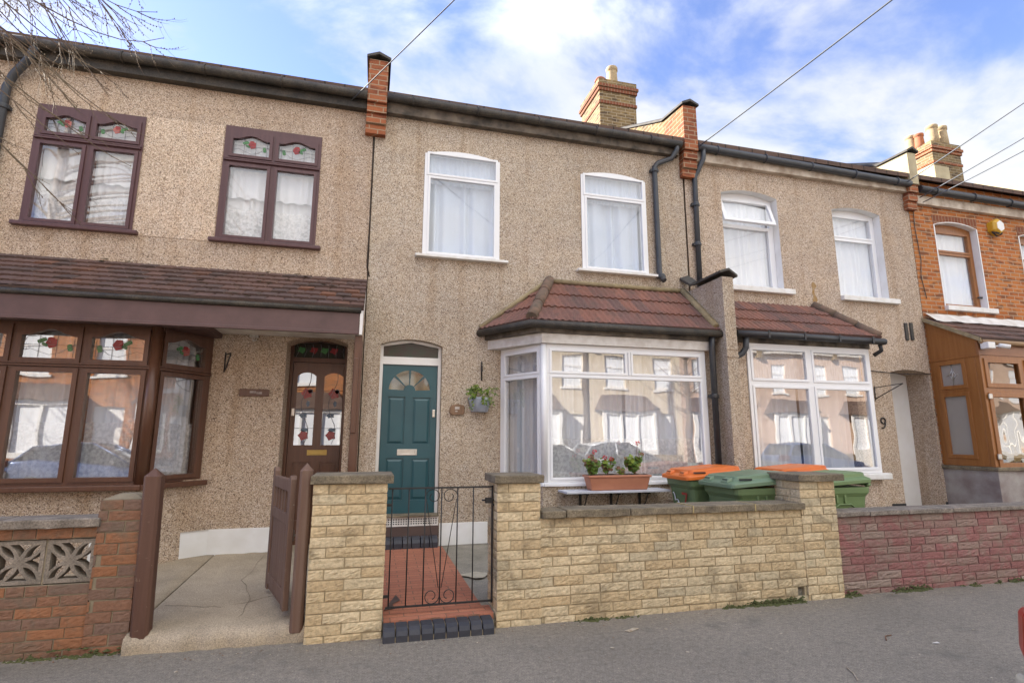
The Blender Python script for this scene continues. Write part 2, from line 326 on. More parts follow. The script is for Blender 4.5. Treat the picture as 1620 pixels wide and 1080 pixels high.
def paint_mat(name, c, rough=0.3, metal=0.3):
    m = M(name, c, tuple(v * .95 for v in c), 1, rough, metal=metal); m.node_tree.nodes['Principled BSDF'].inputs['Coat Weight'].default_value = 0.6; return m
m_car = paint_mat('grey car paint', (.16, .165, .175)); m_car_blue = paint_mat('blue car paint', (.03, .06, .15)); m_car_silver = paint_mat('silver car paint', (.42, .43, .45)); m_car_white = paint_mat('white car paint', (.7, .7, .7))
m_tail = M('red lamp lens', (.040, .0008, .0015), (.032, .0006, .0012), 3, 0.3, spec=.15)
m_lamp = M('clear lamp lens', (.75, .75, .75), (.65, .65, .65), 3, 0.1)
m_rubber = M('rubber', (.02, .02, .02), (.03, .03, .03), 9, 0.8)
m_carglass = M('tinted glass', (.015, .018, .02), (.02, .022, .024), 2, 0.05)
m_bumper = M('dark bumper plastic', (.065, .066, .07), (.055, .056, .06), 6, 0.5)

# ------------------------------------------------------------------ mesh helpers
class T:
    """plane frame: u along, z up, w into the wall"""
    def __init__(s, o=(0, 0, 0), u=(1, 0, 0)):
        s.o = Vector(o); s.u = Vector(u).normalized(); s.w = Vector((-s.u.y, s.u.x, 0)); s.z = Vector((0, 0, 1))
    def __call__(s, u, z, w=0.0): return s.o + s.u * u + s.w * w + s.z * z
def TY(y): return T((0, y, 0))

class MB:
    def __init__(s): s.v = []; s.f = []; s.t = []; s.m = []; s.sm = []
    def face(s, idx, tone=0.5, mi=0, smooth=False): s.f.append(tuple(idx)); s.t.append(tone); s.m.append(mi); s.sm.append(smooth)
    def add(s, pts): b = len(s.v); s.v.extend(tuple(p) for p in pts); return b
    def box(s, x0, y0, z0, x1, y1, z1, tone=0.5, mi=0):
        b = s.add([(x0, y0, z0), (x1, y0, z0), (x1, y1, z0), (x0, y1, z0), (x0, y0, z1), (x1, y0, z1), (x1, y1, z1), (x0, y1, z1)])
        for q in ((0, 3, 2, 1), (4, 5, 6, 7), (0, 1, 5, 4), (1, 2, 6, 5), (2, 3, 7, 6), (3, 0, 4, 7)): s.face([b + i for i in q], tone, mi)
        return s
    def tbox(s, t, u0, z0, w0, u1, z1, w1, tone=0.5, mi=0):
        b = s.add([t(u0, z0, w0), t(u1, z0, w0), t(u1, z0, w1), t(u0, z0, w1), t(u0, z1, w0), t(u1, z1, w0), t(u1, z1, w1), t(u0, z1, w1)])
        for q in ((0, 3, 2, 1), (4, 5, 6, 7), (0, 1, 5, 4), (1, 2, 6, 5), (2, 3, 7, 6), (3, 0, 4, 7)): s.face([b + i for i in q], tone, mi)
        return s
    def hexa(s, p, tone=0.5, mi=0):
        b = s.add(p)
        for q in ((0, 3, 2, 1), (4, 5, 6, 7), (0, 1, 5, 4), (1, 2, 6, 5), (2, 3, 7, 6), (3, 0, 4, 7)): s.face([b + i for i in q], tone, mi)
        return s
    def sheet(s, t, outer, holes, w, tone=0.5, mi=0):
        loops = [[Vector((p[0], p[1], 0)) for p in L] for L in [outer] + list(holes)]
        flat = [p for L in loops for p in L]; b = s.add([t(p.x, p.y, w) for p in flat])
        for tri in tessellate_polygon(loops): s.face([b + i for i in tri], tone, mi)
        return s
    def rim(s, t, loop, w0, w1, tone=0.5, mi=0, close=True, smooth=False):
        n = len(loop); b = s.add([t(p[0], p[1], w) for p in loop for w in (w0, w1)])
        for i in range(n if close else n - 1):
            j = (i + 1) % n; s.face((b + 2 * i, b + 2 * j, b + 2 * j + 1, b + 2 * i + 1), tone, mi, smooth)
        return s
    def plate(s, t, outer, holes, w0, w1, tone=0.5, mi=0, back=True):
        s.sheet(t, outer, holes, w0, tone, mi)
        for L in [outer] + list(holes): s.rim(t, L, w0, w1, tone, mi)
        if back: s.sheet(t, outer, holes, w1, tone, mi)
        return s
    def poly_prism(s, pts, d, tone=0.5, mi=0):
        """pts: 3-D planar loop, d: extrusion vector"""
        n = len(pts); d = Vector(d); P = [Vector(p) for p in pts]
        b = s.add(P + [p + d for p in P]); s.face(range(b + n - 1, b - 1, -1), tone, mi); s.face(range(b + n, b + 2 * n), tone, mi)
        for i in range(n): j = (i + 1) % n; s.face((b + i, b + j, b + n + j, b + n + i), tone, mi)
        return s
    def tube(s, path, r, n=8, tone=0.5, mi=0, cap=True, smooth=True, half=None):
        P = [Vector(p) for p in path]; k = len(P); R = r if isinstance(r, (list, tuple)) else [r] * k
        tan = [(P[min(i + 1, k - 1)] - P[max(i - 1, 0)]).normalized() for i in range(k)]
        ref = Vector((0, 0, 1)) if abs(tan[0].z) < 0.9 else Vector((1, 0, 0)); a = tan[0].cross(ref).normalized(); rings = []
        for i in range(k):
            a = (a - tan[i] * a.dot(tan[i])).normalized(); c = tan[i].cross(a)
            rings.append(s.add([P[i] + (a * cos(2 * pi * j / n) + c * sin(2 * pi * j / n)) * R[i] for j in range(n)]))
        for i in range(k - 1):
            for j in range(n):
                q = (j + 1) % n; s.face((rings[i] + j, rings[i] + q, rings[i + 1] + q, rings[i + 1] + j), tone, mi, smooth)
        if cap: s.face([rings[0] + j for j in range(n)][::-1], tone, mi); s.face([rings[-1] + j for j in range(n)], tone, mi)
        return s
    def lathe(s, prof, c=(0, 0, 0), n=16, tone=0.5, mi=0):
        c = Vector(c); rings = [s.add([c + Vector((r * cos(2 * pi * j / n), r * sin(2 * pi * j / n), z)) for j in range(n)]) for r, z in prof]
        for i in range(len(prof) - 1):
            for j in range(n):
                q = (j + 1) % n; s.face((rings[i] + j, rings[i] + q, rings[i + 1] + q, rings[i + 1] + j), tone, mi, True)
        s.face([rings[0] + j for j in range(n)][::-1], tone, mi); s.face([rings[-1] + j for j in range(n)], tone, mi); return s
    def leaf(s, p, d, n, L, Wd, tone=0.5, mi=0, fold=0.25):
        d = Vector(d).normalized(); n = Vector(n); sd = d.cross(n).normalized(); n = sd.cross(d).normalized(); p = Vector(p)
        b = s.add([p, p + d * L * .45 + sd * Wd * .5 + n * L * fold * .3, p + d * L - n * L * .1, p + d * L * .45 - sd * Wd * .5 + n * L * fold * .3, p + d * L * .5])
        s.face((b, b + 1, b + 4), tone, mi); s.face((b + 1, b + 2, b + 4), tone, mi); s.face((b + 2, b + 3, b + 4), tone, mi); s.face((b + 3, b, b + 4), tone, mi); return s
    def build(s, name, mats, parent=None, off=None, bevel=0.0, seg=2, recalc=True):
        me = bpy.data.meshes.new(name); o = Vector((0, 0, 0))
        if parent is not None:
            r = parent
            while r.parent: r = r.parent
            o = Vector(r.location)
        if off is not None: o = Vector(off)
        me.from_pydata([tuple(Vector(v) - o) for v in s.v], [], s.f)
        mats = mats if isinstance(mats, (list, tuple)) else [mats]
        for m in mats: me.materials.append(m)
        me.polygons.foreach_set('material_index', s.m); me.polygons.foreach_set('use_smooth', s.sm)
        at = me.attributes.new('tone', 'FLOAT', 'FACE'); at.data.foreach_set('value', s.t)
        if recalc:
            bm = bmesh.new(); bm.from_mesh(me); bmesh.ops.remove_doubles(bm, verts=bm.verts, dist=2e-6); bmesh.ops.recalc_face_normals(bm, faces=bm.faces); bm.to_mesh(me); bm.free()
        me.update(); ob = bpy.data.objects.new(name, me); COL.objects.link(ob)
        if parent is not None: ob.parent = parent
        elif off is not None: ob.location = o
        if bevel:
            bv = ob.modifiers.new('bevel', 'BEVEL'); bv.width = bevel; bv.segments = seg; bv.limit_method = 'ANGLE'; bv.angle_limit = radians(40); bv.harden_normals = False
        return ob

def rect(x0, x1, z0, z1): return [(x0, z0), (x1, z0), (x1, z1), (x0, z1)]
def arched(x0, x1, z0, zs, rise, n=10):
    w = (x1 - x0) / 2; R = (w * w + rise * rise) / (2 * rise); cz = zs + rise - R; cx_ = (x0 + x1) / 2; a = math.asin(w / R)
    return [(x0, z0), (x1, z0)] + [(cx_ + R * sin(a - 2 * a * i / n), cz + R * cos(a - 2 * a * i / n)) for i in range(n + 1)]
def ogee(x0, x1, z0, zs, rise, n=14):
    """flat shoulders with a raised swept middle"""
    pts = [(x0, z0), (x1, z0)]
    for i in range(n + 1):
        q = 1 - i / n; x = x0 + (x1 - x0) * q; pts.append((x, zs + rise * (0.5 - 0.5 * cos(2 * pi * min(max((q - .06) / .88, 0), 1)))))
    return pts
def tag(o, label, cat, group=None, kind=None):
    if label: o['label'] = label
    if cat: o['category'] = cat
    if group: o['group'] = group
    if kind: o['kind'] = kind
    return o
def empty(name, loc, label, cat, group=None):
    o = bpy.data.objects.new(name, None); o.empty_display_size = 0.2; COL.objects.link(o); o.location = loc; return tag(o, label, cat, group)
def copy_tree(o, parent=None):
    c = o.copy(); COL.objects.link(c)
    if parent is not None: c.parent = parent
    for ch in list(o.children): copy_tree(ch, c)
    return c
def struct(o): o['kind'] = 'structure'; return o

def curtain(mb, t, u0, u1, z0, z1, w, amp=0.025, fold=0.09, seed=0, wave=0.0):
    r = random.Random(seed); n = max(12, int((u1 - u0) / 0.012)); ph = [r.uniform(0, 6.28) for _ in range(4)]
    us = [u0 + (u1 - u0) * i / n for i in range(n + 1)]; nz = 5
    def dep(u, q):
        a = sin(2 * pi * u / fold + ph[0] + 1.6 * sin(2 * pi * u / 0.43 + ph[1])) * .6 + .4 * sin(2 * pi * u / (fold * 2.7) + ph[2] + q * .6)
        return w + amp * a * (0.6 + 0.4 * q)
    b = len(mb.v)
    for i, u in enumerate(us):
        for k in range(nz + 1):
            q = k / nz; zb = z0 + wave * sin(2 * pi * u / 0.16 + ph[3]); mb.v.append(tuple(t(u, z1 + (zb - z1) * q, dep(u, q))))
    for i in range(n):
        for k in range(nz):
            a = b + i * (nz + 1) + k; mb.face((a, a + nz + 1, a + nz + 2, a + 1), 0.5, 0, True)
    return mb

def pane(root, t, loop, w, mat, nm='pane'):
    return MB().plate(t, loop, [], w, w + 0.006).build(nm, mat, root)

def casement(root, t, outer, lights, mat, w=0.0, depth=0.06, sash=0.045, name='window', gmat=None, proud=0.012, bevel=0.005):
    """outer loop, lights = list of glass loops; frame plate + raised sash beads. returns frame object"""
    mb = MB(); mb.plate(t, outer, [l for l in lights], w, w + depth)
    for l in lights:
        us = [p[0] for p in l]; zs = [p[1] for p in l]; x0, x1, z0, z1 = min(us), max(us), min(zs), max(zs); g = sash * 0.62
        mb.plate(t, rect(x0 - g, x1 + g, z0 - g, z1 + g), [l], w - proud, w - 0.001, back=False)
    fr = mb.build(name, mat, root, bevel=bevel)
    for l in lights: pane(fr, t, l, w + 0.015, gmat or m_glass)
    return fr

def rose_motif(parent, t, x0, x1, z0, z1, w, flip=False, pale=False):
    """leaded rose with leaves on a top light"""
    W_, H_ = x1 - x0, z1 - z0; fx = (lambda q: x1 - q * W_) if flip else (lambda q: x0 + q * W_); fz = lambda q: z0 + q * H_
    mb = MB()
    def disc(cx_, cz, rx, rz, mi, n=8, jag=0.0, rot=0.0, up_=0.0):
        L = []
        for i in range(n):
            a = 2 * pi * i / n; k = 1 + jag * (1 if i % 2 else -1); x = rx * k * cos(a); z = rz * k * sin(a)
            L.append((fx(cx_) + x * cos(rot) - z * sin(rot), fz(cz) + x * sin(rot) + z * cos(rot)))
        mb.plate(t, L, [], w - 0.004 - up_, w - 0.001, mi=mi, back=False)
    s = min(W_, H_ * 1.8)
    disc(.52, .58, s * .105, s * .12, 1, 10, .10); disc(.50, .70, s * .07, s * .06, 0, 8, .1, 0.0, .0012)
    disc(.34, .66, s * .10, s * .05, 2, 8, .12, 0.5); disc(.40, .50, s * .07, s * .04, 2, 8, .1, -0.4)
    disc(.86, .40, s * .055, s * .09, 2, 8, .1, 0.2)
    def lead(pts, r=0.0018): mb.tube([t(fx(a), fz(b), w - 0.004) for a, b in pts], r, 5, mi=3)
    for q in (.3, .62, .93): lead([(q, 0.0), (q, .92 if .2 < q < .8 else .72)])
    lead([(0, .48), (.3, .50), (1, .48)])
    lead([(0, .25), (.15, .33), (.3, .22), (.5, .10), (.68, .18), (.8, .34), (.95, .52), (1, .55)]); lead([(.02, .62), (.08, .80), (.25, .84), (.4, .74), (.5, .6)])
    return mb.build('stained_glass', [m_rose, m_rose_pale if pale else m_rose, m_leafgl, m_lead], parent)

def tile_roof(mb, tl, tr, br, bl, courses, period=0.09, roll=0.014, step=0.022, seed=1, nsub=5, plain=None):
    """interlocking tiles over a quad or triangle: real rolls and course steps"""
    tl, tr, br, bl = map(Vector, (tl, tr, br, bl)); ux = (br - bl).normalized(); n = ux.cross((tl + tr) / 2 - (bl + br) / 2).normalized()
    if n.z < 0: n = -n
    r = random.Random(seed); du = period / 8 if not plain else plain / 10
    ncol = max(8, int((br - bl).length / du)); toneof = {}
    rows = []
    for c in range(courses):
        for k in range(nsub + 1): rows.append((c, k / nsub))
    grid = []
    for c, q in rows:
        v = (c + q) / courses; v = 1 - v          # c = 0 at the top
        L = bl + (tl - bl) * v; R = br + (tr - br) * v; line = []
        for i in range(ncol + 1):
            p = L + (R - L) * (i / ncol); u = (p - bl).dot(ux)
            if plain:
                x = (u / plain + (0.5 if c % 2 else 0)); fr = x - math.floor(x); h = step * q - (0.010 if fr < 0.05 or fr > 0.97 else 0); key = (c, math.floor(x))
                if key not in toneof: toneof[key] = r.random()
                h += 0.006 * (toneof[key] - .5) * q
            else:
                x = u / period; fr = x - math.floor(x); h = step * q + roll * max(0.0, 1 - ((fr - .5) / .30) ** 2) ** 0.6; key = (c, math.floor(x / 2))
                if key not in toneof: toneof[key] = r.random()
            line.append((p + n * h, toneof[key]))
        grid.append(line)
    b = len(mb.v)
    for line in grid: mb.v.extend(tuple(p) for p, _ in line)
    w = ncol + 1
    for j in range(len(grid) - 1):
        for i in range(ncol): mb.face((b + j * w + i, b + j * w + i + 1, b + (j + 1) * w + i + 1, b + (j + 1) * w + i), grid[j][i][1], 0)
    # closed underside slab
    d = n * -0.04; b = mb.add([tl + d, tr + d, br + d, bl + d, grid[0][0][0], grid[0][-1][0], grid[-1][-1][0], grid[-1][0][0]])
    for q in ((0, 1, 2, 3), (3, 2, 6, 7), (1, 5, 6, 2), (0, 3, 7, 4), (0, 4, 5, 1)): mb.face([b + i for i in q], 0.8)
    return mb

def laid_wall(mb, core, t, u0, u1, z0, z1, w1, course, blen, seed, rockface=0.0052, joint=0.009, ends=(True, True), nu=11, nz=6, toned=None, start=0.0, holes=()):
    """individually laid bricks with rough faces on the front and both ends, in front of a mortar core"""
    r = random.Random(seed); nc = max(1, round((z1 - z0) / course)); ch = (z1 - z0) / nc
    def brick(fr, a, b, za, zb, tone, dep):
        k = r.uniform(0.55, 1.2); ox, oz = r.uniform(0, 50), r.uniform(0, 50); bs = len(mb.v); tl = r.uniform(-.004, .004); ja, jb, jt, jz = (r.uniform(-.0025, .0025) for _ in range(4))
        mu = max(2, int(nu * (b - a) / blen))
        for j in range(nz + 1):
            for i in range(mu + 1):
                p, q = i / mu, j / nz; ed = min(1.0, min(p * (b - a), (1 - p) * (b - a), q * (zb - za), (1 - q) * (zb - za)) / 0.009)
                h = rockface * k * (ed ** .7) * (0.5 + 1.1 * mnoise.fractal(Vector((p * 7 * (b - a) / .2 + ox, q * 3.2 + oz, seed)), 0.8, 2.1, 4)) + tl * (p - .5)
                mb.v.append(tuple(fr(a + ja + (b - a + jb - ja) * p, za + jz + (zb - za + jt - jz) * q, -h)))
        w = mu + 1
        for j in range(nz):
            for i in range(mu): mb.face((bs + j * w + i, bs + j * w + i + 1, bs + (j + 1) * w + i + 1, bs + (j + 1) * w + i), tone)
        edge = [bs + i for i in range(w)] + [bs + j * w + mu for j in range(1, nz + 1)] + [bs + nz * w + i for i in range(mu - 1, -1, -1)] + [bs + j * w for j in range(nz - 1, 0, -1)]
        e2 = mb.add([fr(*uvw) for uvw in []]) if False else len(mb.v)
        for e in edge:
            p = Vector(mb.v[e]); mb.v.append(tuple(p + fr.w * dep))
        m = len(edge)
        for i in range(m): jn = (i + 1) % m; mb.face((edge[i], edge[jn], e2 + jn, e2 + i), tone)
    L = u1 - u0
    for c in range(nc):
        za, zb = z0 + c * ch + joint / 2, z0 + (c + 1) * ch - joint / 2
        x = u0 - (start if c % 2 else blen * .5 + start) ; x -= r.uniform(0, .03) if c else 0
        while x < u1 - 0.004:
            ln = blen * (r.choice((1, 1, 1, 1, .62, .5)) if toned != 'even' else 1); a, b = max(x, u0), min(x + ln, u1); x += ln
            if u1 - b < 0.05: b = u1; x = u1
            if b - a < 0.05: continue
            if any(h[0] - .01 < (a + b) / 2 < h[1] + .01 and h[2] < (za + zb) / 2 < h[3] for h in holes): continue
            for h in holes:
                if h[2] < (za + zb) / 2 < h[3]:
                    if a < h[0] < b: b = h[0]
                    if a < h[1] < b: a = h[1]
            if b - a < 0.02: continue
            brick(t, a + (joint / 2 if a > u0 else 0), b - (joint / 2 if b < u1 else 0), za, zb, r.random(), .016)
        for side, on in enumerate(ends):
            if not on: continue
            if side == 0: te = T(t(u0, 0, 0) + t.w * w1, -t.w)
            else: te = T(t(u1, 0, 0), t.w)
            cut = w1 * (0.36 if c % 2 else 0.64)
            for a, b in ((0, cut), (cut, w1)):
                brick(te, a + (joint / 2 if a > 0 else 0), b - (joint / 2 if b < w1 else 0), za, zb, r.random(), .016)
    g = 0.007
    if holes:
        core.plate(t, rect(u0 + g, u1 - g, z0, z1 - .001), [rect(h[0] - g, h[1] + g, h[2] - g, h[3] + g) for h in holes], g, w1 - g)
    else: core.tbox(t, u0 + g, z0, g, u1 - g, z1 - 0.001, w1)

# ------------------------------------------------------------------ ground, road, pavement, yards
struct(MB().box(-300, -300, -0.5, 300, 300, -0.14).build('ground', m_ground))
struct(MB().box(-80, -5.6, -0.3, 80, 1.8, -0.12).build('road', m_road))
struct(MB().box(-80, 1.95, -0.3, 80, 4.9, 0.0).build('pavement', m_pave))
kb = MB(); k = -40.0
while k < 40: kb.box(k, 1.8, -0.3, k + 0.89, 1.947, 0.004); kb.box(k, -5.747, -0.3, k + 0.89, -5.6, 0.004); k += 0.9
struct(kb.build('kerb', m_kerb, bevel=0.012))
struct(MB().box(-80, -8.2, -0.3, 80, -5.75, 0.0).build('opposite_pavement', m_pave))
def slab(mb, x0, x1, y0, y1, za, zb, n=14, amp=0.006):
    """front to back sloping slab with a gently uneven top"""
    m = max(2, int((x1 - x0) / .15)); b = len(mb.v)
    for j in range(n + 1):
        for i in range(m + 1):
            x, y = x0 + (x1 - x0) * i / m, y0 + (y1 - y0) * j / n; mb.v.append((x, y, za + (zb - za) * j / n + amp * mnoise.noise(Vector((x * 1.7, y * 1.7, 3)))))
    w = m + 1
    for j in range(n):
        for i in range(m): mb.face((b + j * w + i, b + j * w + i + 1, b + (j + 1) * w + i + 1, b + (j + 1) * w + i), 0.5, 0, True)
    bb = mb.add([(x0, y0, -.3), (x1, y0, -.3), (x1, y1, -.3), (x0, y1, -.3)])
    mb.face([b + i for i in range(w)] + [bb + 1, bb]); mb.face([b + n * w + i for i in range(w)] + [bb + 2, bb + 3]); mb.face([b + j * w for j in range(n + 1)] + [bb + 3, bb]); mb.face([b + j * w + m for j in range(n + 1)] + [bb + 2, bb + 1])
    return mb
struct(slab(MB(), -0.30, 4.53, 4.60, 7.0, 0.10, 0.20).build('front_yard', m_conc_grey))
struct(slab(MB(), 4.55, 13.8, 4.72, 7.5, 0.08, 0.16).build('neighbour_yard', m_conc_grey))
struct(slab(MB(), -9.0, -1.62, 4.86, 7.0, 0.13, 0.215).build('side_yard', m_conc))
# left drive: concrete with a broken rounded lip over blue bricks
mb = MB(); n = 26
prof = [(4.62, -.1), (4.60, .055), (4.625, .105), (4.70, .128), (5.2, .14), (6.0, .17), (7.0, .215), (7.4, .22)]
m_ = 40; b0 = len(mb.v)
for i in range(m_ + 1):
    x = -1.61 + (1.61 - 0.31) * i / m_
    for k, (y, z) in enumerate(prof):
        wob = 0.018 * mnoise.noise(Vector((x * 4, k, 1))) + 0.02 * mnoise.noise(Vector((x * 11, k * .5, 5)))
        mb.v.append((x, y + (wob if k < 4 else 0) - 0.03 * (x + .4) * (1 if k < 4 else 0), z + (0.010 * mnoise.noise(Vector((x * 7, y * 3, 9))) if k else 0)))
w_ = len(prof)
for i in range(m_):
    for k in range(w_ - 1): a = b0 + i * w_ + k; mb.face((a, a + w_, a + w_ + 1, a + 1), .5, 0, True)
struct(mb.build('concrete_path', m_conc))
ck = MB()
for pts in ([(-1.55, 5.3, .152), (-1.1, 5.15, .147), (-.75, 5.35, .154), (-.5, 5.2, .15)], [(-.95, 4.66, .127), (-.9, 5.2, .151), (-1.1, 5.9, .176), (-1.05, 7, .225)], [(-.52, 4.62, .10), (-.56, 4.72, .132), (-.47, 4.86, .138), (-.33, 4.9, .138)]):
    P = []
    for a, b in zip(pts[:-1], pts[1:]):
        for q in range(7): v = Vector(a).lerp(Vector(b), q / 7); P.append(v + Vector((rnd.uniform(-.02, .02), rnd.uniform(-.02, .02), -.003)))
    ck.tube(P, 0.0014, 5)
struct(ck.build('path_crack', m_stone))
# threshold of the iron gate and the red path
th = MB(); x = 0.165
while x < 0.98:
    P = [(x, 4.42, -.05), (x, 4.42, .045), (x, 4.435, .075), (x, 4.47, .093), (x, 4.575, .100), (x, 4.575, -.05)]
    th.poly_prism(P, (.087, 0, 0), rnd.random()); x += .095
struct(th.build('threshold_bricks', m_blue_brick, bevel=0.006))
struct(MB().box(.166, 4.475, -.05, 1.02, 4.57, .084).box(.166, 4.428, -.05, 1.02, 4.475, .035).build('threshold_mortar', m_mortar_gr))
pb = MB(); b = pb.add([(.17, 4.58, .108), (1.04, 4.58, .108), (1.04, 4.76, .118), (.975, 4.76, .119), (.91, 6.86, .213), (.17, 6.86, .213)])
pb.face([b + i for i in range(6)]); b = pb.add([(.17, 4.58, -.1), (1.04, 4.58, -.1)]); pb.face((b, b + 1, b - 5, b - 6))
struct(pb.build('red_brick_path', m_redtile))
pb = MB(); b = pb.add([(.175, 4.80, .1255), (.27, 4.83, .126), (.25, 4.93, .131), (.32, 5.02, .135), (.29, 5.16, .1415), (.33, 5.3, .148), (.27, 5.42, .1535), (.29, 5.56, .160), (.22, 5.66, .1645), (.175, 5.70, .166)]); pb.face([b + i for i in range(6)])
struct(pb.build('cement_patch', m_step))
pb = MB(); P = [(1.10 + .15 * cos(a) * (1 + .3 * sin(3 * a)), 5.62 + .11 * sin(a) * (1 + .25 * cos(4 * a)), .158) for a in [2 * pi * i / 18 for i in range(18)]]; b = pb.add(P); pb.face(range(b, b + 18))
struct(pb.build('pale_patch', M('pale cement', (.48, .43, .32), (.36, .32, .24), 12, .95, .4, 60)))

# ------------------------------------------------------------------ terraced houses
FY = 7.0; EAVE = 5.87; RIDGE_Y = 11.2; RS = 0.49; REY = 6.84; REZ = 6.12
def house_root(label, x): return empty('terraced_house', (x, FY, 0.2), label, 'house')
def shell(root, x0, x1, holes, wall_mat, sides=True, reveal_mats=None, depth=0.16, roof=True, ledge=True):
    """front wall sheet with real openings, party and rear walls, pitched roof"""
    t = TY(FY); mb = MB(); mb.sheet(t, rect(x0, x1, -0.1, REZ), [h[0] for h in holes], 0.0)
    groups = {}
    for loop, dep, rm in holes:
        if rm is None: mb.rim(t, loop, 0.0, dep)
        else: groups.setdefault(rm.name, (rm, []))[1].append((loop, dep))
    zr = lambda y: REZ - .07 + (y - REY) * RS
    for xs in (x0 + .03, x1 - .012):
        b = mb.add([(xs, FY + .01, -.1), (xs, 15.5, -.1), (xs, 15.5, zr(2 * RIDGE_Y - 15.5)), (xs, RIDGE_Y, zr(RIDGE_Y)), (xs, FY + .01, zr(FY))]); mb.face([b + i for i in range(5)])
    b = mb.add([(x0, 15.5, -.1), (x1, 15.5, -.1), (x1, 15.5, 6.2), (x0, 15.5, 6.2)]); mb.face([b + i for i in range(4)])
    wl_ = mb.build('wall', wall_mat, root)
    for rm, ls in groups.values():
        for loop, dep in ls: MB().rim(t, loop, -0.002, dep).build('window_reveal', rm, root)
    rm_ = MB()                                           # rooms: floor between storeys, a rear room wall
    rm_.box(x0 + .06, FY + .4, 2.95, x1 - .06, 15.3, 3.1); rm_.box(x0 + .06, 10.2, .1, x1 - .06, 10.3, 5.9); rm_.box(x0 + .06, FY + .17, 5.75, x1 - .06, 15.2, 5.8)
    rm_.build('interior', m_room, root)
    if roof:
        r_ = MB(); r_.poly_prism([(x0, REY, REZ - .05), (x0, RIDGE_Y, zr(RIDGE_Y) + .02), (x0, 15.6, zr(2 * RIDGE_Y - 15.6) + .02), (x0, 15.6, zr(2 * RIDGE_Y - 15.6) + .12), (x0, RIDGE_Y, zr(RIDGE_Y) + .13), (x0, REY, REZ + .03)], (x1 - x0, 0, 0))
        r_.build('roof', m_rooftile, root)
    return wl_
def eaves(root, x0, x1, fmat, gmat, g0, g1, sag=0.0, soff=0.1, fz=(5.87, 6.07), gr=0.058):
    MB().box(x0, FY - soff, fz[0], x1, FY - .003, fz[1]).build('fascia', fmat, root, bevel=0.006)
    mb = MB(); n = 12; gy = FY - soff - gr - .004
    mb.tube([(x0 + (x1 - x0) * i / n, gy, g0 + (g1 - g0) * i / n) for i in range(n + 1)], gr, 12)
    g = mb.build('gutter', gmat, root)
    k = MB(); x = x0 + .35
    while x < x1 - .2:
        z = g0 + (g1 - g0) * (x - x0) / (x1 - x0); k.tube([(x, gy + (gr + .006) * cos(a), z + (gr + .006) * sin(a)) for a in [pi * .5 + 1.25 * pi * i / 10 for i in range(11)]], 0.011, 5); x += 0.9
    k.build('gutter_bracket', gmat, g)
def coping_run(mb, xl, xr, prof, over=0.035, apex=0.07, th=0.035):
    rings = []
    for y, z in prof:
        xc = (xl + xr) / 2; rings.append(mb.add([(xl - over, y, z), (xl - over, y, z + th), (xc, y, z + apex + th), (xr + over, y, z + th), (xr + over, y, z), (xc, y, z + apex - .004)]))
    for i in range(len(rings) - 1):
        for j in range(6): q = (j + 1) % 6; mb.face((rings[i] + j, rings[i] + q, rings[i + 1] + q, rings[i + 1] + j))
    mb.face([rings[0] + j for j in range(6)]); mb.face([rings[-1] + j for j in range(6)])
def parapet(root, xl, xr, ztop, brick, corb, capm, front=6.82, zc=5.53, up=(7.42, .08)):
    mb = MB(); zr = lambda y: REZ - .4 + (y - REY) * RS
    prof = [(front, ztop), (up[0], ztop + up[1]), (9.3, ztop + up[1] + (9.3 - up[0]) * RS), (RIDGE_Y, ztop + up[1] + (RIDGE_Y - up[0]) * RS)]
    mb.poly_prism([(xl, front, 5.95), (xl, RIDGE_Y, zr(RIDGE_Y))] + [(xl, y, z) for y, z in prof[::-1]], (xr - xl, 0, 0))
    w_ = mb.build('parapet', m_brick_stock if brick is m_brick_red else brick, root)
    if brick is m_brick_red: MB().box(xl + .001, front - .004, 5.951, xr - .001, front + .30, ztop - .001).box(xl - .003, front - .003, 5.95, xr + .003, front + .56, ztop - .01).build('parapet_front', brick, w_)
    cb = MB(); n = 3; h = (5.95 - zc) / n
    for i in range(n): cb.box(xl - .004 * (n - i), front + .03 * (n - i), zc + i * h + .004, xr + .004, FY - .002, zc + (i + 1) * h - .012); cb.box(xl + .006, front + .03 * (n - i) + .012, zc + (i + 1) * h - .014, xr - .006, FY - .003, zc + (i + 1) * h + .006)
    cb.build('corbel', corb, w_, bevel=0.005)
    c = MB(); coping_run(c, xl, xr, [(y - (.04 if i == 0 else 0), z + .002) for i, (y, z) in enumerate(prof)]); c.build('coping', capm, w_)
    return w_
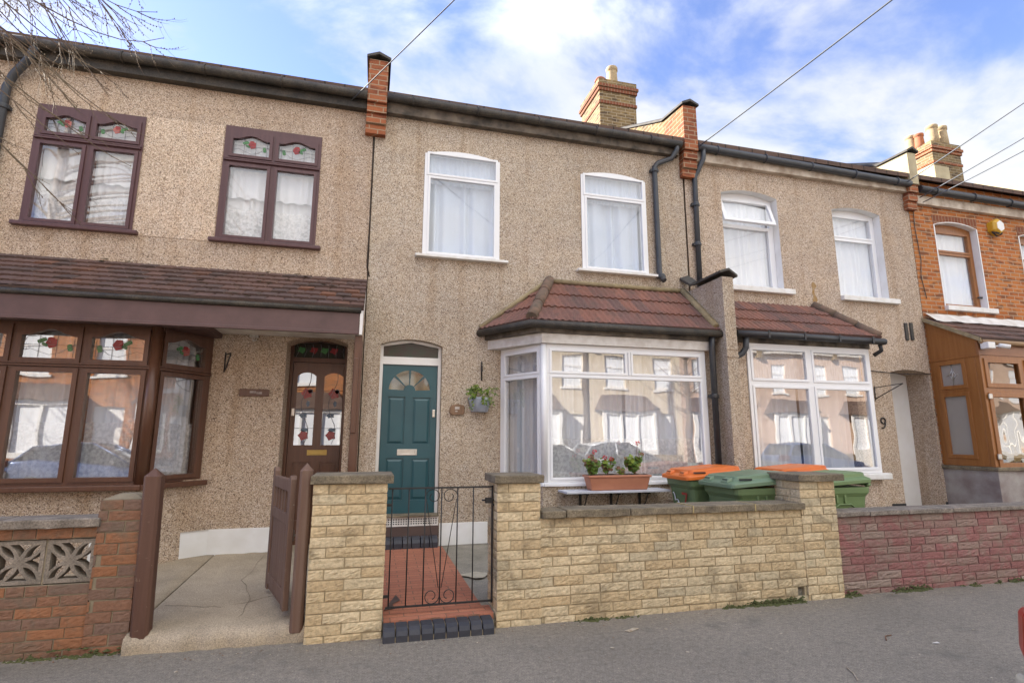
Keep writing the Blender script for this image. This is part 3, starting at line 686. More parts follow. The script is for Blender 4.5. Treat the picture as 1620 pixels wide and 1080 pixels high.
def chimney(root, x0, x1, y0, y1, z0, z1, brick, band, pots, flaunch=True):
    mb = MB(); mb.box(x0 + .06, y0 + .06, z0, x1 - .06, y1 - .06, z1 - .02); c = mb.build('chimney', brick, root)
    bd = MB()
    for zb, o, h in ((z1 - .62, .02, .075), (z1 - .30, .03, .075), (z1 - .215, .055, .075)):
        bd.box(x0 + .06 - o, y0 + .06 - o, zb, x1 - .06 + o, y1 - .06 + o, zb + h)
    bd.build('band_course', band, c, bevel=0.006)
    MB().box(x0 + .04, y0 + .04, z1 - .138, x1 - .04, y1 - .04, z1 - .005).build('top_course', brick, c)
    fl = MB(); fl.hexa([(x0 + .08, y0 + .08, z1 - .01), (x1 - .08, y0 + .08, z1 - .01), (x1 - .08, y1 - .08, z1 - .01), (x0 + .08, y1 - .08, z1 - .01), (x0 + .2, y0 + .2, z1 + .07), (x1 - .2, y0 + .2, z1 + .07), (x1 - .2, y1 - .2, z1 + .07), (x0 + .2, y1 - .2, z1 + .07)]); fl.build('flaunching', m_stone, c)
    for px, py, h, r, m in pots:
        p = MB(); p.lathe([(r * 1.0, z1), (r * .97, z1 + h * .3), (r * .86, z1 + h * .78), (r * .86, z1 + h * .82), (r * .98, z1 + h * .84), (r * 1.0, z1 + h * .97), (r * .95, z1 + h), (r * .7, z1 + h), (r * .65, z1 + h * .6)], (px, py, 0), 16); p.build('chimney_pot', m, c)
    return c
def downpipe(root, pts, mat, r=0.038, nm='downpipe', clips=()):
    mb = MB(); mb.tube(pts, r, 12); o = mb.build(nm, mat, root)
    for (x, y, z) in clips: k = MB(); k.lathe([(r + .012, -.03), (r + .014, -.02), (r + .014, .02), (r + .012, .03)], (x, y, z), 12); k.box(x - .065, y - .012, z - .02, x + .065, y + .05, z + .02); k.build('pipe_clip', mat, o)
    return o

# ---- left-most neighbour (mostly beyond the frame)
h0 = house_root('pebbledashed terraced house at the far left edge beyond the downpipe', -6.6)
hl = [(rect(-8.1, -7.0, 3.9, 5.4), .1, None), (rect(-6.2, -5.1, 3.9, 5.4), .1, None), (rect(-7.9, -5.6, 1.0, 2.6), .1, None)]
shell(h0, -9.0, -4.36, hl, m_dash_left); eaves(h0, -9.0, -4.36, m_gutter, m_gutter, 6.03, 6.0)
for a, b, c, d in ((-8.1, -7.0, 3.9, 5.4), (-6.2, -5.1, 3.9, 5.4), (-7.9, -5.6, 1.0, 2.6)):
    f = casement(h0, TY(FY), rect(a, b, c, d), [rect(a + .08, (a + b) / 2 - .05, c + .08, d - .08), rect((a + b) / 2 + .05, b - .08, c + .08, d - .08)], m_white, 0.05)
    cu = MB(); curtain(cu, TY(FY), a, b, c, d, .25); cu.build('curtain', m_net, f)
downpipe(h0, [(-3.98, 6.80, 5.98), (-4.05, 6.86, 5.86), (-4.22, 6.93, 5.66), (-4.27, 6.94, 5.5), (-4.27, 6.94, .2)], m_grey_pipe, 0.045, clips=[(-4.27, 6.94, 5.25), (-4.27, 6.94, 3.4)])

# ---- left house: two storeys, porch canopy across the front
h1 = house_root('pebbledashed terraced house with brown framed windows and long tiled porch canopy', -2.2)
W1 = [(-3.96, -2.84, 3.90, 5.38), (-1.95, -.79, 3.90, 5.42)]
door1 = arched(-1.03, -.315, 0.1, 2.66, .085)
holes = [(rect(*w), .10, None) for w in W1] + [(door1, .36, None), (rect(-4.2, -1.95, .45, 2.85), .1, None)]
shell(h1, -4.36, -0.13, holes, m_dash_left); eaves(h1, -4.36, -.24, m_gutter, m_gutter, 6.04, 6.03, fz=(5.87, 6.09), soff=.11)
MB().tbox(TY(FY), -2.825, 3.86, -.005, -1.965, 5.40, .002).build('render_patch', m_dash_patch, h1)
MB().tube([(-.135, 6.995, 5.53), (-.13, 6.995, 5.0), (-.128, 6.995, 4.3), (-.135, 6.995, 3.7), (-.10, 6.995, 3.56)], .009, 5).build('wall_crack', m_soil, h1)
for i, (a, b, c, d) in enumerate(W1):
    t = TY(FY); mid = (a + b) / 2 + .005; tz = c + 1.06
    L = [ogee(a + .10, mid - .055, tz + .075, d - .175, .055), ogee(mid + .055, b - .075, tz + .075, d - .175, .055), rect(a + .085, mid - .06, c + .055, tz - .085), rect(mid + .06, b - .07, c + .055, tz - .085)]
    f = casement(h1, t, rect(a, b, c, d), L, m_mahog_up, -.012, .09, .06, proud=.016)
    MB().tbox(t, a - .06, c - .045, -.07, b + .07, c + .002, .05).build('sill', m_mahog_up, f, bevel=.008)
    MB().tbox(t, a + .01, tz - .022, -.04, b - .01, tz - .002, -.012).tbox(t, a + .01, tz + .004, -.032, b - .01, tz + .022, -.012).build('transom', m_mahog_up, f, bevel=.004)
    rose_motif(f, t, a + .10, mid - .055, tz + .075, d - .12, .001, False, i == 0); rose_motif(f, t, mid + .055, b - .075, tz + .075, d - .12, .001, True, i == 0)
    cu = MB(); curtain(cu, t, a + .03, b - .03, c + .60, d + .14, .105, .012, .10, 3 + i, .014); curtain(cu, t, a + .03, b - .03, c + .02, d - .4, .15, .02, .12, 13 + i)
    cu.build('curtain', m_net, f); cu = MB(); curtain(cu, t, a + .03, b - .03, c + .02, c + .45, .10, .010, .11, 23 + i, .01); cu.build('lace_curtain', m_lace, f)
# door of the left house
f = MB(); td = TY(FY + .34)
f.plate(td, arched(-1.06, -.30, .1, 2.66, .085), [rect(-.99, -.36, .3, 2.46), [(-.99, 2.52), (-.36, 2.52), (-.36, 2.70), (-.67, 2.735), (-.99, 2.70)]], 0, .07); fr = f.build('door_frame', m_mahog, h1, bevel=.006)
MB().plate(td, [(-.99, 2.52), (-.36, 2.52), (-.36, 2.70), (-.67, 2.735), (-.99, 2.70)], [], .03, .036).build('fanlight', m_darkgl, fr)
fm = MB()
for k in range(7): fm.tube([td(-.97 + k * .1, 2.52, .026), td(-.93 + k * .09, 2.62, .026), td(-.97 + k * .1, 2.70, .026)], .003, 5)
for cx_, c_ in ((-.75, 0), (-.5, 0), (-.9, 1), (-.62, 1)): fm.plate(td, [(cx_ + .05 * cos(a) * (1.2 if i % 2 else .8), 2.62 + .04 * sin(a) * (1.2 if i % 2 else .8)) for i, a in enumerate([2 * pi * j / 9 for j in range(9)])], [], .024, .029, mi=1 + c_, back=False)
fm.build('stained_glass', [m_lead, m_rose, m_leafgl], fr)
gl = arched(-.925, -.70, 1.41, 2.28, .05, 8); gr = arched(-.60, -.365, 1.41, 2.28, .05, 8)
P1, P2 = rect(-.92, -.70, .5, 1.2), rect(-.60, -.37, .5, 1.2)
dr = MB(); dr.plate(td, rect(-.985, -.365, .3, 2.455), [gl, gr, P1, P2], .012, .045)
for p in (P1, P2): dr.tbox(td, p[0][0], p[0][1], .028, p[1][0], p[2][1], .044); dr.tbox(td, p[0][0] + .03, p[0][1] + .03, .018, p[1][0] - .03, p[2][1] - .03, .03)
dr = dr.build('door', m_mahog, h1, bevel=.006)
for q, L in enumerate((gl, gr)):
    pane(dr, td, L, .022, m_glass_bay); x0 = L[0][0]; x1 = L[1][0]; cxm = (x0 + x1) / 2; sg = MB(); tm_ = TY(FY + .34 - .010)
    sg.tube([tm_(cxm + .05 * sin(z * 9), z, .026) for z in [1.42 + .9 * i / 24 for i in range(25)]], .004, 5, mi=0)
    for z in (1.62, 1.86, 2.1): sg.tube([tm_(x0, z, .026), tm_(x1, z, .026)], .003, 5, mi=0)
    def blob(cx2, cz, r, mi, jag=.15, sq=1.0): sg.plate(tm_, [(cx2 + r * cos(a) * (1 + jag * (1 if i % 2 else -1)), cz + r * sq * sin(a) * (1 + jag * (1 if i % 2 else -1))) for i, a in enumerate([2 * pi * j / 10 for j in range(10)])], [], .024, .029, mi=mi, back=False)
    blob(cxm + .01, 2.06, .065, 1); blob(cxm, 1.53, .06, 1); blob(cxm + .05, 2.09, .03, 3); blob(cxm + .03, 1.93, .022, 3, .1, 1.8); blob(cxm - .02, 1.78, .05, 3, .2, .6); blob(cxm + .01, 1.60, .05, 3, .1, .5)
    sg.build('stained_glass', [m_lead, m_rose, m_leafgl, m_bluegl], dr)
MB().plate(td, rect(-.755, -.515, 1.285, 1.35), [rect(-.72, -.55, 1.30, 1.335)], .004, .012).tbox(td, -.72, 1.30, .006, -.55, 1.335, .011).build('letterbox', m_brass, dr, bevel=.003)
MB().tbox(td, -.975, 1.77, -.006, -.935, 1.87, .012).build('lock', m_steel, dr, bevel=.008); MB().lathe([(.022, 0), (.025, .012), (.012, .02)], (0, 0, 0), 12).build('door_knob', m_brass, dr).matrix_local = Matrix.Translation(td(-.955, 1.13, .012) - Vector(h1.location)) @ Matrix.Rotation(pi / 2, 4, 'X')
pl = MB(); tq = TY(FY)
pl.tbox(tq, -1.70, .15, -.018, -1.065, .485, -.001); pl.poly_prism([(-2.62, 6.43, .12), (-1.70, 6.982, .15), (-1.70, 6.982, .485), (-2.62, 6.43, .48)], (.002, .012, 0)); pl.build('plinth', m_plinth, h1, bevel=.004)
# left house bay: front panes and a splayed side, under the canopy
BL0, BL1, BL2 = Vector((-4.3, 6.42, 0)), Vector((-2.24, 6.42, 0)), Vector((-1.84, 6.985, 0))
SZ, HZ = 1.03, 2.66
bw = MB()                                              # splayed wall below the sill
bw.poly_prism([(-4.3, 6.47, .05), (-2.26, 6.47, .05), (-1.80, 7.0, .05), (-1.95, 7.1, .05), (-2.35, 6.6, .05), (-4.3, 6.6, .05)], (0, 0, SZ - .04)); bwo = bw.build('bay_wall', m_dash_left, h1)
tf = T(BL0, (1, 0, 0)); ts = T(BL1, BL2 - BL1); Lf = 2.06; Ls = (BL2 - BL1).length
cells = [(Lf - .61 * k - .045 - .60, Lf - .61 * k - .045) for k in range(3)]
lights = []
for a, b in cells: lights += [ogee(a + .06, b - .06, 2.29, 2.52, .065), rect(a + .06, b - .06, SZ + .075, 2.15)]
fb = casement(h1, tf, rect(0, Lf, SZ, HZ), lights, m_mahog, 0.0, .09, .07, 'bay_window', m_glass_bay, proud=.018)
lights = [ogee(.12, Ls - .10, 2.29, 2.52, .06), rect(.12, Ls - .10, SZ + .075, 2.15)]
fs = casement(h1, ts, rect(0.03, Ls, SZ, HZ), lights, m_mahog, 0.0, .09, .07, 'bay_window', m_glass_bay, proud=.018)
MB().tube([BL1 + Vector((.0, .01, SZ)), BL1 + Vector((.0, .01, HZ))], .055, 12).build('corner_post', m_mahog, fb)
for ff, t, a, b in ((fb, tf, 0, Lf), (fs, ts, 0.04, Ls)):
    MB().tbox(t, a, 2.205, -.035, b - .01, 2.225, .0).tbox(t, a, 2.23, -.025, b - .01, 2.25, 0).build('transom', m_mahog, ff, bevel=.004)
for k, (a, b) in enumerate(cells): rose_motif(fb, tf, a + .06, b - .06, 2.30, 2.56, .013, k % 2 == 0)
rose_motif(fs, ts, .13, Ls - .12, 2.30, 2.56, .013, False, True)
sl_ = MB(); sl_.tbox(tf, -.1, SZ - .055, -.075, Lf + .03, SZ, .06); sl_.tbox(ts, -.03, SZ - .0555, -.075, Ls + .04, SZ - .0005, .05); sl_.build('sill', m_mahog, fb, bevel=.01)
cu = MB(); curtain(cu, tf, .02, Lf, SZ, HZ, .22, .03, .10, 31); cu.build('curtain', m_net, fb)
cu = MB(); curtain(cu, tf, .02, Lf, SZ, SZ + .62, .15, .012, .13, 33, .01); curtain(cu, ts, .05, Ls - .05, SZ, SZ + .62, .13, .012, .13, 35, .01); cu.build('lace_curtain', m_lace, fb)
cu = MB(); curtain(cu, ts, .08, Ls - .08, SZ, HZ, .18, .02, .1, 36); cu.build('curtain', m_net, fs)
MB().box(-4.3, 6.40, HZ + .002, -1.76, 7.0, HZ + .06).build('bay_head', m_brown_fascia, h1)
# canopy
cn = MB(); tile_roof(cn, (-4.36, 7.0, 3.52), (-.125, 7.0, 3.52), (-.125, 5.93, 2.90), (-4.36, 5.93, 2.90), 7, step=.020, seed=5, nsub=3, plain=.17); cn = cn.build('porch_canopy', m_tile_brown, h1, recalc=False)
MB().box(-4.36, 5.96, 2.62, -.165, 5.985, 2.835).box(-4.36, 5.95, 2.60, -.165, 5.99, 2.635).build('canopy_fascia', m_brown_fascia, cn, bevel=.004)
MB().tube([(-4.36, 5.945, 2.865), (-2, 5.945, 2.862), (-.15, 5.945, 2.865)], .03, 8).box(-4.36, 5.955, 2.835, -.15, 5.99, 2.90).build('canopy_drip', m_gutter, cn)
MB().box(-4.36, 5.99, 2.72, -.17, 6.98, 2.745).build('canopy_soffit', m_white_old, cn)
MB().poly_prism([(-.160, 5.95, 2.60), (-.160, 6.0, 2.60), (-.160, 6.99, 3.30), (-.160, 6.99, 3.44), (-.160, 5.95, 2.86)], (.03, 0, 0)).build('canopy_end_board', m_white, cn)
mo = MB()
for _ in range(14):
    x = rnd.uniform(-3.6, -.3); q = rnd.random(); y = 7 - 1.07 * q; z = 3.52 - .62 * q
    P = [(x + rnd.uniform(.02, .05) * cos(a), y + rnd.uniform(.01, .03) * sin(a), z + .033) for a in [2 * pi * i / 7 for i in range(7)]]; b = mo.add(P); mo.face(range(b, b + 7))
mo.build('canopy_moss', m_moss, cn)['kind'] = 'stuff'
pp = MB(); pp.box(-.205, 6.02, .2, -.125, 6.10, 2.60); pp.box(-.20, 6.0, 1.55, -.15, 6.02, 2.35); pp.build('canopy_post', m_mahog, h1, bevel=.006)
MB().tbox(TY(FY), -.225, .2, -.06, -.135, 2.70, -.001).build('edge_board', m_mahog, h1, bevel=.004)
pr1 = parapet(h1, -.235, .015, 6.575, m_brick_red, m_brick_red, m_slate)

# ---- centre house (teal door, tiled bay)
h2 = house_root('pebbledashed terraced house with teal front door and white tiled bay', 2.2)
W2 = [(.565, 1.635, 3.915, 5.40), (2.87, 3.935, 3.90, 5.39)]
dloop = arched(.085, .875, .1, 2.685, .075)
holes = [(arched(a, b, c, d, .075), .05, None) for a, b, c, d in W2] + [(dloop, .15, None), (rect(1.75, 4.3, .95, 2.85), .1, None)]
shell(h2, -.117, 4.60, holes, m_dash); eaves(h2, .02, 4.50, m_fascia_dark, m_gutter, 6.06, 6.02)
for i, (a, b, c, d) in enumerate(W2):
    t = TY(FY); tz = c + 1.16
    f = casement(h2, t, arched(a + .002, b - .002, c, d - .002, .075), [rect(a + .065, b - .065, tz + .03, c + 1.475), rect(a + .085, b - .085, c + .055, tz - .045)], m_upvc, -.012, .07, .05)
    MB().tbox(t, a - .09, c - .035, -.085, b + .11, c + .001, .03).build('sill', m_sill, f, bevel=.006)
    cu = MB(); curtain(cu, t, a + .03, b - .03, c + .02, tz - .03, .12, .06, .21, 41 + i); cu.build('curtain', m_curt, f)
    cu = MB(); curtain(cu, t, a + .03, b - .03, tz - .08, d + .02, .085, .015, .07, 45 + i); cu.build('valance', m_curt, f)
# teal door
td = TY(FY + .12)
f = MB(); f.plate(td, arched(.085, .875, .45, 2.685, .075), [rect(.125, .835, .50, 2.44), [(.125, 2.54), (.835, 2.54), (.835, 2.675), (.48, 2.735), (.125, 2.675)]], -.02, .05); fr = f.build('door_frame', m_white, h2, bevel=.006)
MB().plate(td, [(.125, 2.54), (.835, 2.54), (.835, 2.675), (.48, 2.735), (.125, 2.675)], [], .02, .026).build('fanlight', m_darkgl, fr)
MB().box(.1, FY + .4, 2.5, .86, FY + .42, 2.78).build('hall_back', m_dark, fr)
def sector(cx_, cz, r0, r1, a0, a1, n=7): return [(cx_ + r1 * cos(a0 + (a1 - a0) * i / n), cz + r1 * sin(a0 + (a1 - a0) * i / n)) for i in range(n + 1)] + [(cx_ + r0 * cos(a1 - (a1 - a0) * i / 3), cz + r0 * sin(a1 - (a1 - a0) * i / 3)) for i in range(4)]
secs = [sector(.475, 2.105, .075, .265, a0 + .05, a0 + pi / 4 - .05) for a0 in (0, pi / 4, pi / 2, 3 * pi / 4)]
pans = [rect(.205, .425, 1.42, 2.025), rect(.52, .75, 1.42, 2.02), rect(.205, .43, .735, 1.25), rect(.525, .755, .73, 1.245)]
dl = MB(); dl.plate(td, rect(.13, .83, .505, 2.435), secs + pans, 0, .04)
for p in pans:
    x0, x1, z0, z1 = p[0][0], p[1][0], p[0][1], p[2][1]; dl.tbox(td, x0, z0, .016, x1, z1, .03)
    a = .012; b_ = .04; q = dl.add([td(x0 + a, z0 + a, .017), td(x1 - a, z0 + a, .017), td(x1 - a, z1 - a, .017), td(x0 + a, z1 - a, .017), td(x0 + b_, z0 + b_, .004), td(x1 - b_, z0 + b_, .004), td(x1 - b_, z1 - b_, .004), td(x0 + b_, z1 - b_, .004)])
    for fc in ((4, 5, 6, 7), (0, 1, 5, 4), (1, 2, 6, 5), (2, 3, 7, 6), (3, 0, 4, 7)): dl.face([q + i for i in fc])
dl = dl.build('front_door', m_teal, h2, bevel=.004)
for s_ in secs: pane(dl, td, s_, .018, m_obscure)
MB().box(.14, FY + .175, 2.05, .82, FY + .18, 2.43).build('glass_backing', m_curt, dl)
MB().plate(td, rect(.345, .595, 1.285, 1.36), [rect(.375, .565, 1.302, 1.343)], -.008, 0).tbox(td, .375, 1.302, -.004, .565, 1.343, 0).build('letterbox', m_steel, dl, bevel=.003)
MB().tbox(td, .775, 1.765, -.014, .815, 1.865, .0).build('lock', m_steel, dl, bevel=.012)
kn = MB(); kn.lathe([(.022, 0), (.026, .012), (.014, .022)], (0, 0, 0), 12); kn.build('door_knob', m_steel, dl).matrix_local = Matrix.Translation(td(.795, 1.19, 0) - Vector(h2.location)) @ Matrix.Rotation(pi / 2, 4, 'X')
kn = MB(); kn.lathe([(.010, 0), (.012, .005)], (0, 0, 0), 10); kn.build('door_viewer', m_steel, dl).matrix_local = Matrix.Translation(td(.47, 1.96, 0) - Vector(h2.location)) @ Matrix.Rotation(pi / 2, 4, 'X')
st = MB(); st.box(.09, 6.93, .2, .87, 7.12, .445); st.build('door_step', m_step, h2, bevel=.008)
gp = [rect(.14 + .03 * i, .158 + .03 * i, .468 + .026 * j, .484 + .026 * j) for i in range(24) for j in range(3)]
MB().plate(TY(6.925), rect(.10, .865, .448, .555), gp, 0, .012, back=False).box(.10, 6.945, .448, .865, 7.11, .552, mi=1).build('threshold_grille', [m_white_old, m_dark], h2)
MB().tbox(TY(6.90), .10, .556, 0, .865, .575, .24).build('door_threshold', m_stone, h2, bevel=.005)
bs = MB(); x = .12
while x < .86: bs.poly_prism([(x, 6.80, .15), (x, 6.80, .27), (x, 6.82, .305), (x, 6.86, .33), (x, 6.93, .335), (x, 6.93, .15)], (.098, 0, 0), rnd.random()); x += .106
bs.build('blue_brick_step', m_blue_brick, h2, bevel=.006)
pl = MB(); pl.tbox(TY(FY), .885, .12, -.018, 1.50, .46, -.001); pl.build('plinth', m_plinth, h2, bevel=.004)
# bay
B0, B1, B2 = Vector((1.66, 7.0, 0)), Vector((2.05, 6.32, 0)), Vector((4.36, 6.32, 0))
bw = MB(); bw.poly_prism([(1.60, 7.0, 0), (2.02, 6.30, 0), (4.50, 6.30, 0), (4.50, 6.5, 0), (2.15, 6.5, 0), (1.85, 7.1, 0)], (0, 0, .955)); bw.build('bay_wall', m_dash, h2)
MB().box(4.37, 6.36, .955, 4.50, 6.5, 2.70).build('bay_jamb', m_dash, h2)
MB().poly_prism([(1.575, 7.0, .15), (2.005, 6.283, .15), (4.50, 6.283, .15), (4.50, 6.297, .15), (2.02, 6.297, .15), (1.598, 7.0, .15)], (0, 0, .30)).build('plinth', m_plinth, h2)
tf = T(B1, (1, 0, 0)); Lf = 2.31; ts = T(B0, B1 - B0); Ls = (B1 - B0).length
gt = 2.665
fb = casement(h2, tf, rect(.04, Lf - .02, .975, gt), [rect(.105, 1.10, 2.325, 2.575), rect(1.215, 2.185, 2.325, 2.575), rect(.105, 2.19, 1.035, 2.245)], m_upvc, 0, .07, .05, 'bay_window', m_glass_bay)
fs = casement(h2, ts, rect(0.0, Ls - .02, .975, gt), [rect(.10, Ls - .11, 2.325, 2.575), rect(.10, Ls - .11, 1.035, 2.245)], m_upvc, 0, .07, .05, 'bay_window', m_glass_bay)
MB().tube([B1 + Vector((.005, .02, .975)), B1 + Vector((.005, .02, gt))], .042, 10).build('corner_post', m_upvc, fb)
MB().tbox(tf, 1.143, 2.30, -.02, 1.172, 2.60, .0).build('mullion', m_upvc, fb, bevel=.004)
sl_ = MB(); sl_.tbox(tf, -.02, .935, -.055, Lf, .975, .05); sl_.tbox(ts, -.04, .9355, -.055, Ls + .02, .9745, .05); sl_.build('sill', m_upvc, fb, bevel=.008)
fa = MB(); fa.poly_prism([(1.48, 7.0, 2.667), (2.015, 6.27, 2.667), (4.42, 6.27, 2.667), (4.42, 6.40, 2.667), (2.1, 6.40, 2.667), (1.72, 7.0, 2.667)], (0, 0, .125)); fa.build('bay_fascia', m_white_old, h2, bevel=.004)
cu = MB(); curtain(cu, tf, .02, Lf - .02, 1.0, gt, .20, .03, .11, 51); curtain(cu, tf, .06, .45, 1.0, gt, .15, .03, .09, 52); curtain(cu, tf, 1.15, 1.42, 1.0, gt, .14, .03, .07, 53); curtain(cu, ts, .05, Ls - .08, 1.0, gt, .14, .02, .09, 54); cu.build('curtain', m_net, fb)
cu = MB(); curtain(cu, tf, .02, Lf - .02, 1.0, 1.5, .12, .012, .13, 55, .01); cu.build('lace_curtain', m_lace, fb)
r_ = MB(); tile_roof(r_, (2.36, 7.0, 3.66), (4.50, 7.0, 3.66), (4.50, 6.19, 2.925), (1.85, 6.19, 2.925), 3, seed=7); tile_roof(r_, (2.36, 7.0, 3.66), (2.36, 7.0, 3.66), (1.85, 6.19, 2.925), (1.36, 7.0, 2.925), 3, seed=8)
br = r_.build('bay_roof', m_tile_red, h2, recalc=False)
rd = MB(); A_, Bb = Vector((1.86, 6.21, 2.965)), Vector((2.36, 6.98, 3.70))
for i in range(3): rd.tube([A_.lerp(Bb, i / 3), A_.lerp(Bb, (i + 1.02) / 3)], [.075, .068], 10)
rd.build('hip_tile', m_ridge, br)
fi = MB(); fi.tube([(1.37, 6.99, 2.96), (2.30, 6.99, 3.66)], .038, 6); fi.tube([(2.40, 6.985, 3.69), (4.5, 6.985, 3.69)], .035, 6); fi.tube([(4.47, 6.98, 3.70), (4.47, 6.22, 2.99)], .05, 6); fi.build('cement_fillet', m_fillet, br)
g = MB(); g.tube([(1.36, 7.0, 2.885), (1.84, 6.175, 2.885), (4.52, 6.175, 2.885)], .048, 10); g.tube([(4.52, 6.175, 2.885), (4.535, 6.175, 2.885)], .05, 10)
g.build('bay_gutter', m_gutter, br)
MB().poly_prism([(1.44, 7.0, 2.793), (1.93, 6.235, 2.793), (4.49, 6.235, 2.793), (4.49, 7.0, 2.793)], (0, 0, .12)).build('bay_soffit', m_fascia_dark, br)
# party fin between the bays
fin = MB(); fin.box(4.51, 6.08, .05, 4.68, 7.0, 3.66); fin.box(4.505, 6.07, 2.56, 4.685, 7.0, 2.585); fin.box(4.507, 6.074, 2.66, 4.683, 7, 2.675); fo = fin.build('party_fin', m_dash, h2)
cp = MB(); cp.poly_prism([(4.46, 6.04, 3.70), (4.60, 6.04, 3.742), (4.73, 6.04, 3.66), (4.73, 6.04, 3.69), (4.60, 6.04, 3.775), (4.46, 6.04, 3.73)], (0, .72, 0))
cp.hexa([(4.45, 6.74, 3.70), (4.60, 6.80, 3.78), (4.60, 7.0, 3.88), (4.45, 7.0, 3.86), (4.45, 6.74, 3.735), (4.60, 6.80, 3.815), (4.60, 7.0, 3.955), (4.45, 7.0, 3.90)]); cp.build('fin_coping', m_slate, fo)
# downpipes
downpipe(h2, [(4.43, 6.84, 6.00), (4.42, 6.84, 5.92), (4.36, 6.90, 5.80), (4.14, 6.94, 5.71), (4.08, 6.945, 5.64), (4.08, 6.945, 5.5), (4.08, 6.945, 3.95), (4.10, 6.93, 3.86), (4.12, 6.88, 3.80)], m_grey_pipe, .040, clips=[(4.08, 6.945, 5.58), (4.10, 6.93, 3.88)])
downpipe(h2, [(4.385, 6.20, 2.86), (4.385, 6.22, 2.7), (4.38, 6.23, .2)], m_black, .040, clips=[(4.383, 6.23, 2.05)])
pr2 = parapet(h2, 4.56, 4.79, 6.70, m_brick_red, m_brick_red, m_slate)
chimney(h2, 4.66, 5.69, 10.2, 11.4, 7.3, 9.64, m_brick_stock, m_brick_lint, [(5.22, 10.62, .60, .14, m_pot)])
MB().tube([(4.86 + .12 * cos(a), 10.45, 9.66 + .13 * sin(a)) for a in [pi * i / 8 for i in range(9)]], .05, 6).build('ridge_cap', m_pot_red, h2)

# ---- right house (number 9)
h3 = house_root('pebbledashed terraced house numbered 9 with white reveals and recessed doorway', 6.9)
W3 = [(5.28, 6.335, 3.86, 5.40, .08), (7.44, 8.46, 3.84, 5.35, .07)]
d9 = arched(8.27, 9.09, .1, 2.585, .055)
holes = [(arched(a, b, c, d, r), .16, m_reveal) for a, b, c, d, r in W3] + [(d9, .42, None), (rect(5.2, 7.1, .95, 2.8), .1, None)]
shell(h3, 4.63, 9.14, holes, m_dash_right); eaves(h3, 4.80, 9.06, m_fascia_cream, m_grey_pipe, 6.03, 5.95, soff=.09, fz=(5.83, 6.0))
for i, (a, b, c, d, r) in enumerate(W3):
    t = TY(FY); tz = c + 1.045; w = .13
    L = [rect(a + .065, b - .10, c + .055, tz - .03), rect(a + .065, b - .10, tz + .06, d - .07)]
    if i == 0:
        f = casement(h3, t, arched(a, b, c, d, r), [L[0]], m_upvc, w, .06, .05) if False else None
        mbf = MB(); mbf.plate(t, arched(a + .001, b - .001, c, d - .001, r), [L[0], rect(a + .04, b - .07, tz + .03, d - .04)], w, w + .06)
        f = mbf.build('window', m_upvc, h3, bevel=.005); pane(f, t, L[0], w + .03, m_glass)
        # the open top-hung vent, tilted outwards
        x0, x1, z0, z1 = a + .025, b - .055, tz + .01, d - .025; ang = radians(17); sw = MB()
        tv = T((0, FY + w - .02, 0)); R_ = Matrix.Translation((0, FY + w - .02, z1)) @ Matrix.Rotation(-ang, 4, 'X') @ Matrix.Translation((0, -(FY + w - .02), -z1))
        sw.plate(tv, rect(x0, x1, z0, z1), [rect(x0 + .06, x1 - .06, z0 + .06, z1 - .06)], 0, .05); sw.v = [tuple(R_ @ Vector(v)) for v in sw.v]; sw = sw.build('open_vent', m_upvc, f, bevel=.006)
        pg = MB(); pg.plate(tv, rect(x0 + .06, x1 - .06, z0 + .06, z1 - .06), [], .02, .026); pg.v = [tuple(R_ @ Vector(v)) for v in pg.v]; pg.build('vent_pane', m_glass, f)
    else: f = casement(h3, t, arched(a + .001, b - .001, c, d - .001, r), L, m_upvc, w, .06, .05)
    MB().tbox(t, a - .0, c - .09, -.07, b + .16, c - .005, .14).build('sill', m_sill, f, bevel=.01)
    cu = MB(); curtain(cu, t, a + .03, b - .05, c, d + .1, w + .085, .025, .12, 61 + i); cu.build('curtain', m_net, f)
tb = T((5.07, 6.40, 0)); Lb = 2.14
lights = [rect(.085, .97, 2.335, 2.735), rect(1.12, 2.05, 2.335, 2.735), rect(.085, .97, 1.10, 2.20), rect(1.12, 2.05, 1.10, 2.20)]
fb = casement(h3, tb, rect(0, Lb, 1.02, 2.83), lights, m_upvc, 0, .07, .06, 'bay_window', m_glass_bay)
MB().tbox(tb, -.03, .93, -.07, Lb + .10, 1.018, .05).build('sill', m_sill, fb, bevel=.012)
bw = MB(); bw.box(4.68, 6.42, .05, 7.21, 6.6, .93); bw.box(4.68, 6.42, .93, 5.065, 6.6, 2.83); bw.box(7.11, 6.6, .05, 7.21, 7.0, 2.83); bw.build('bay_wall', m_dash_right, h3)
MB().tbox(tb, -.35, 2.832, .0, Lb + .03, 2.95, .6).build('bay_head', m_fascia_dark, h3)
cu = MB(); curtain(cu, tb, .03, Lb - .03, 2.25, 2.83, .15, .01, .05, 65, .012); cu.build('lace_curtain', m_net, fb)
cu = MB(); curtain(cu, tb, .03, .95, 1.05, 2.30, .22, .03, .12, 66); curtain(cu, tb, 1.02, Lb - .25, 1.05, 2.30, .24, .03, .13, 67); cu.build('curtain', m_net, fb)
r_ = MB(); tile_roof(r_, (4.70, 7.0, 3.60), (6.86, 7.0, 3.60), (7.34, 6.28, 2.985), (4.70, 6.28, 2.985), 3, seed=9); tile_roof(r_, (6.86, 7, 3.60), (6.86, 7, 3.60), (7.34, 7.0, 2.985), (7.34, 6.28, 2.985), 3, seed=10); br = r_.build('bay_roof', m_tile_red, h3, recalc=False)
rd = MB(); A_, Bb = Vector((7.33, 6.30, 3.01)), Vector((6.86, 6.99, 3.63))
for i in range(3): rd.tube([A_.lerp(Bb, i / 3), A_.lerp(Bb, (i + 1.02) / 3)], [.075, .068], 10)
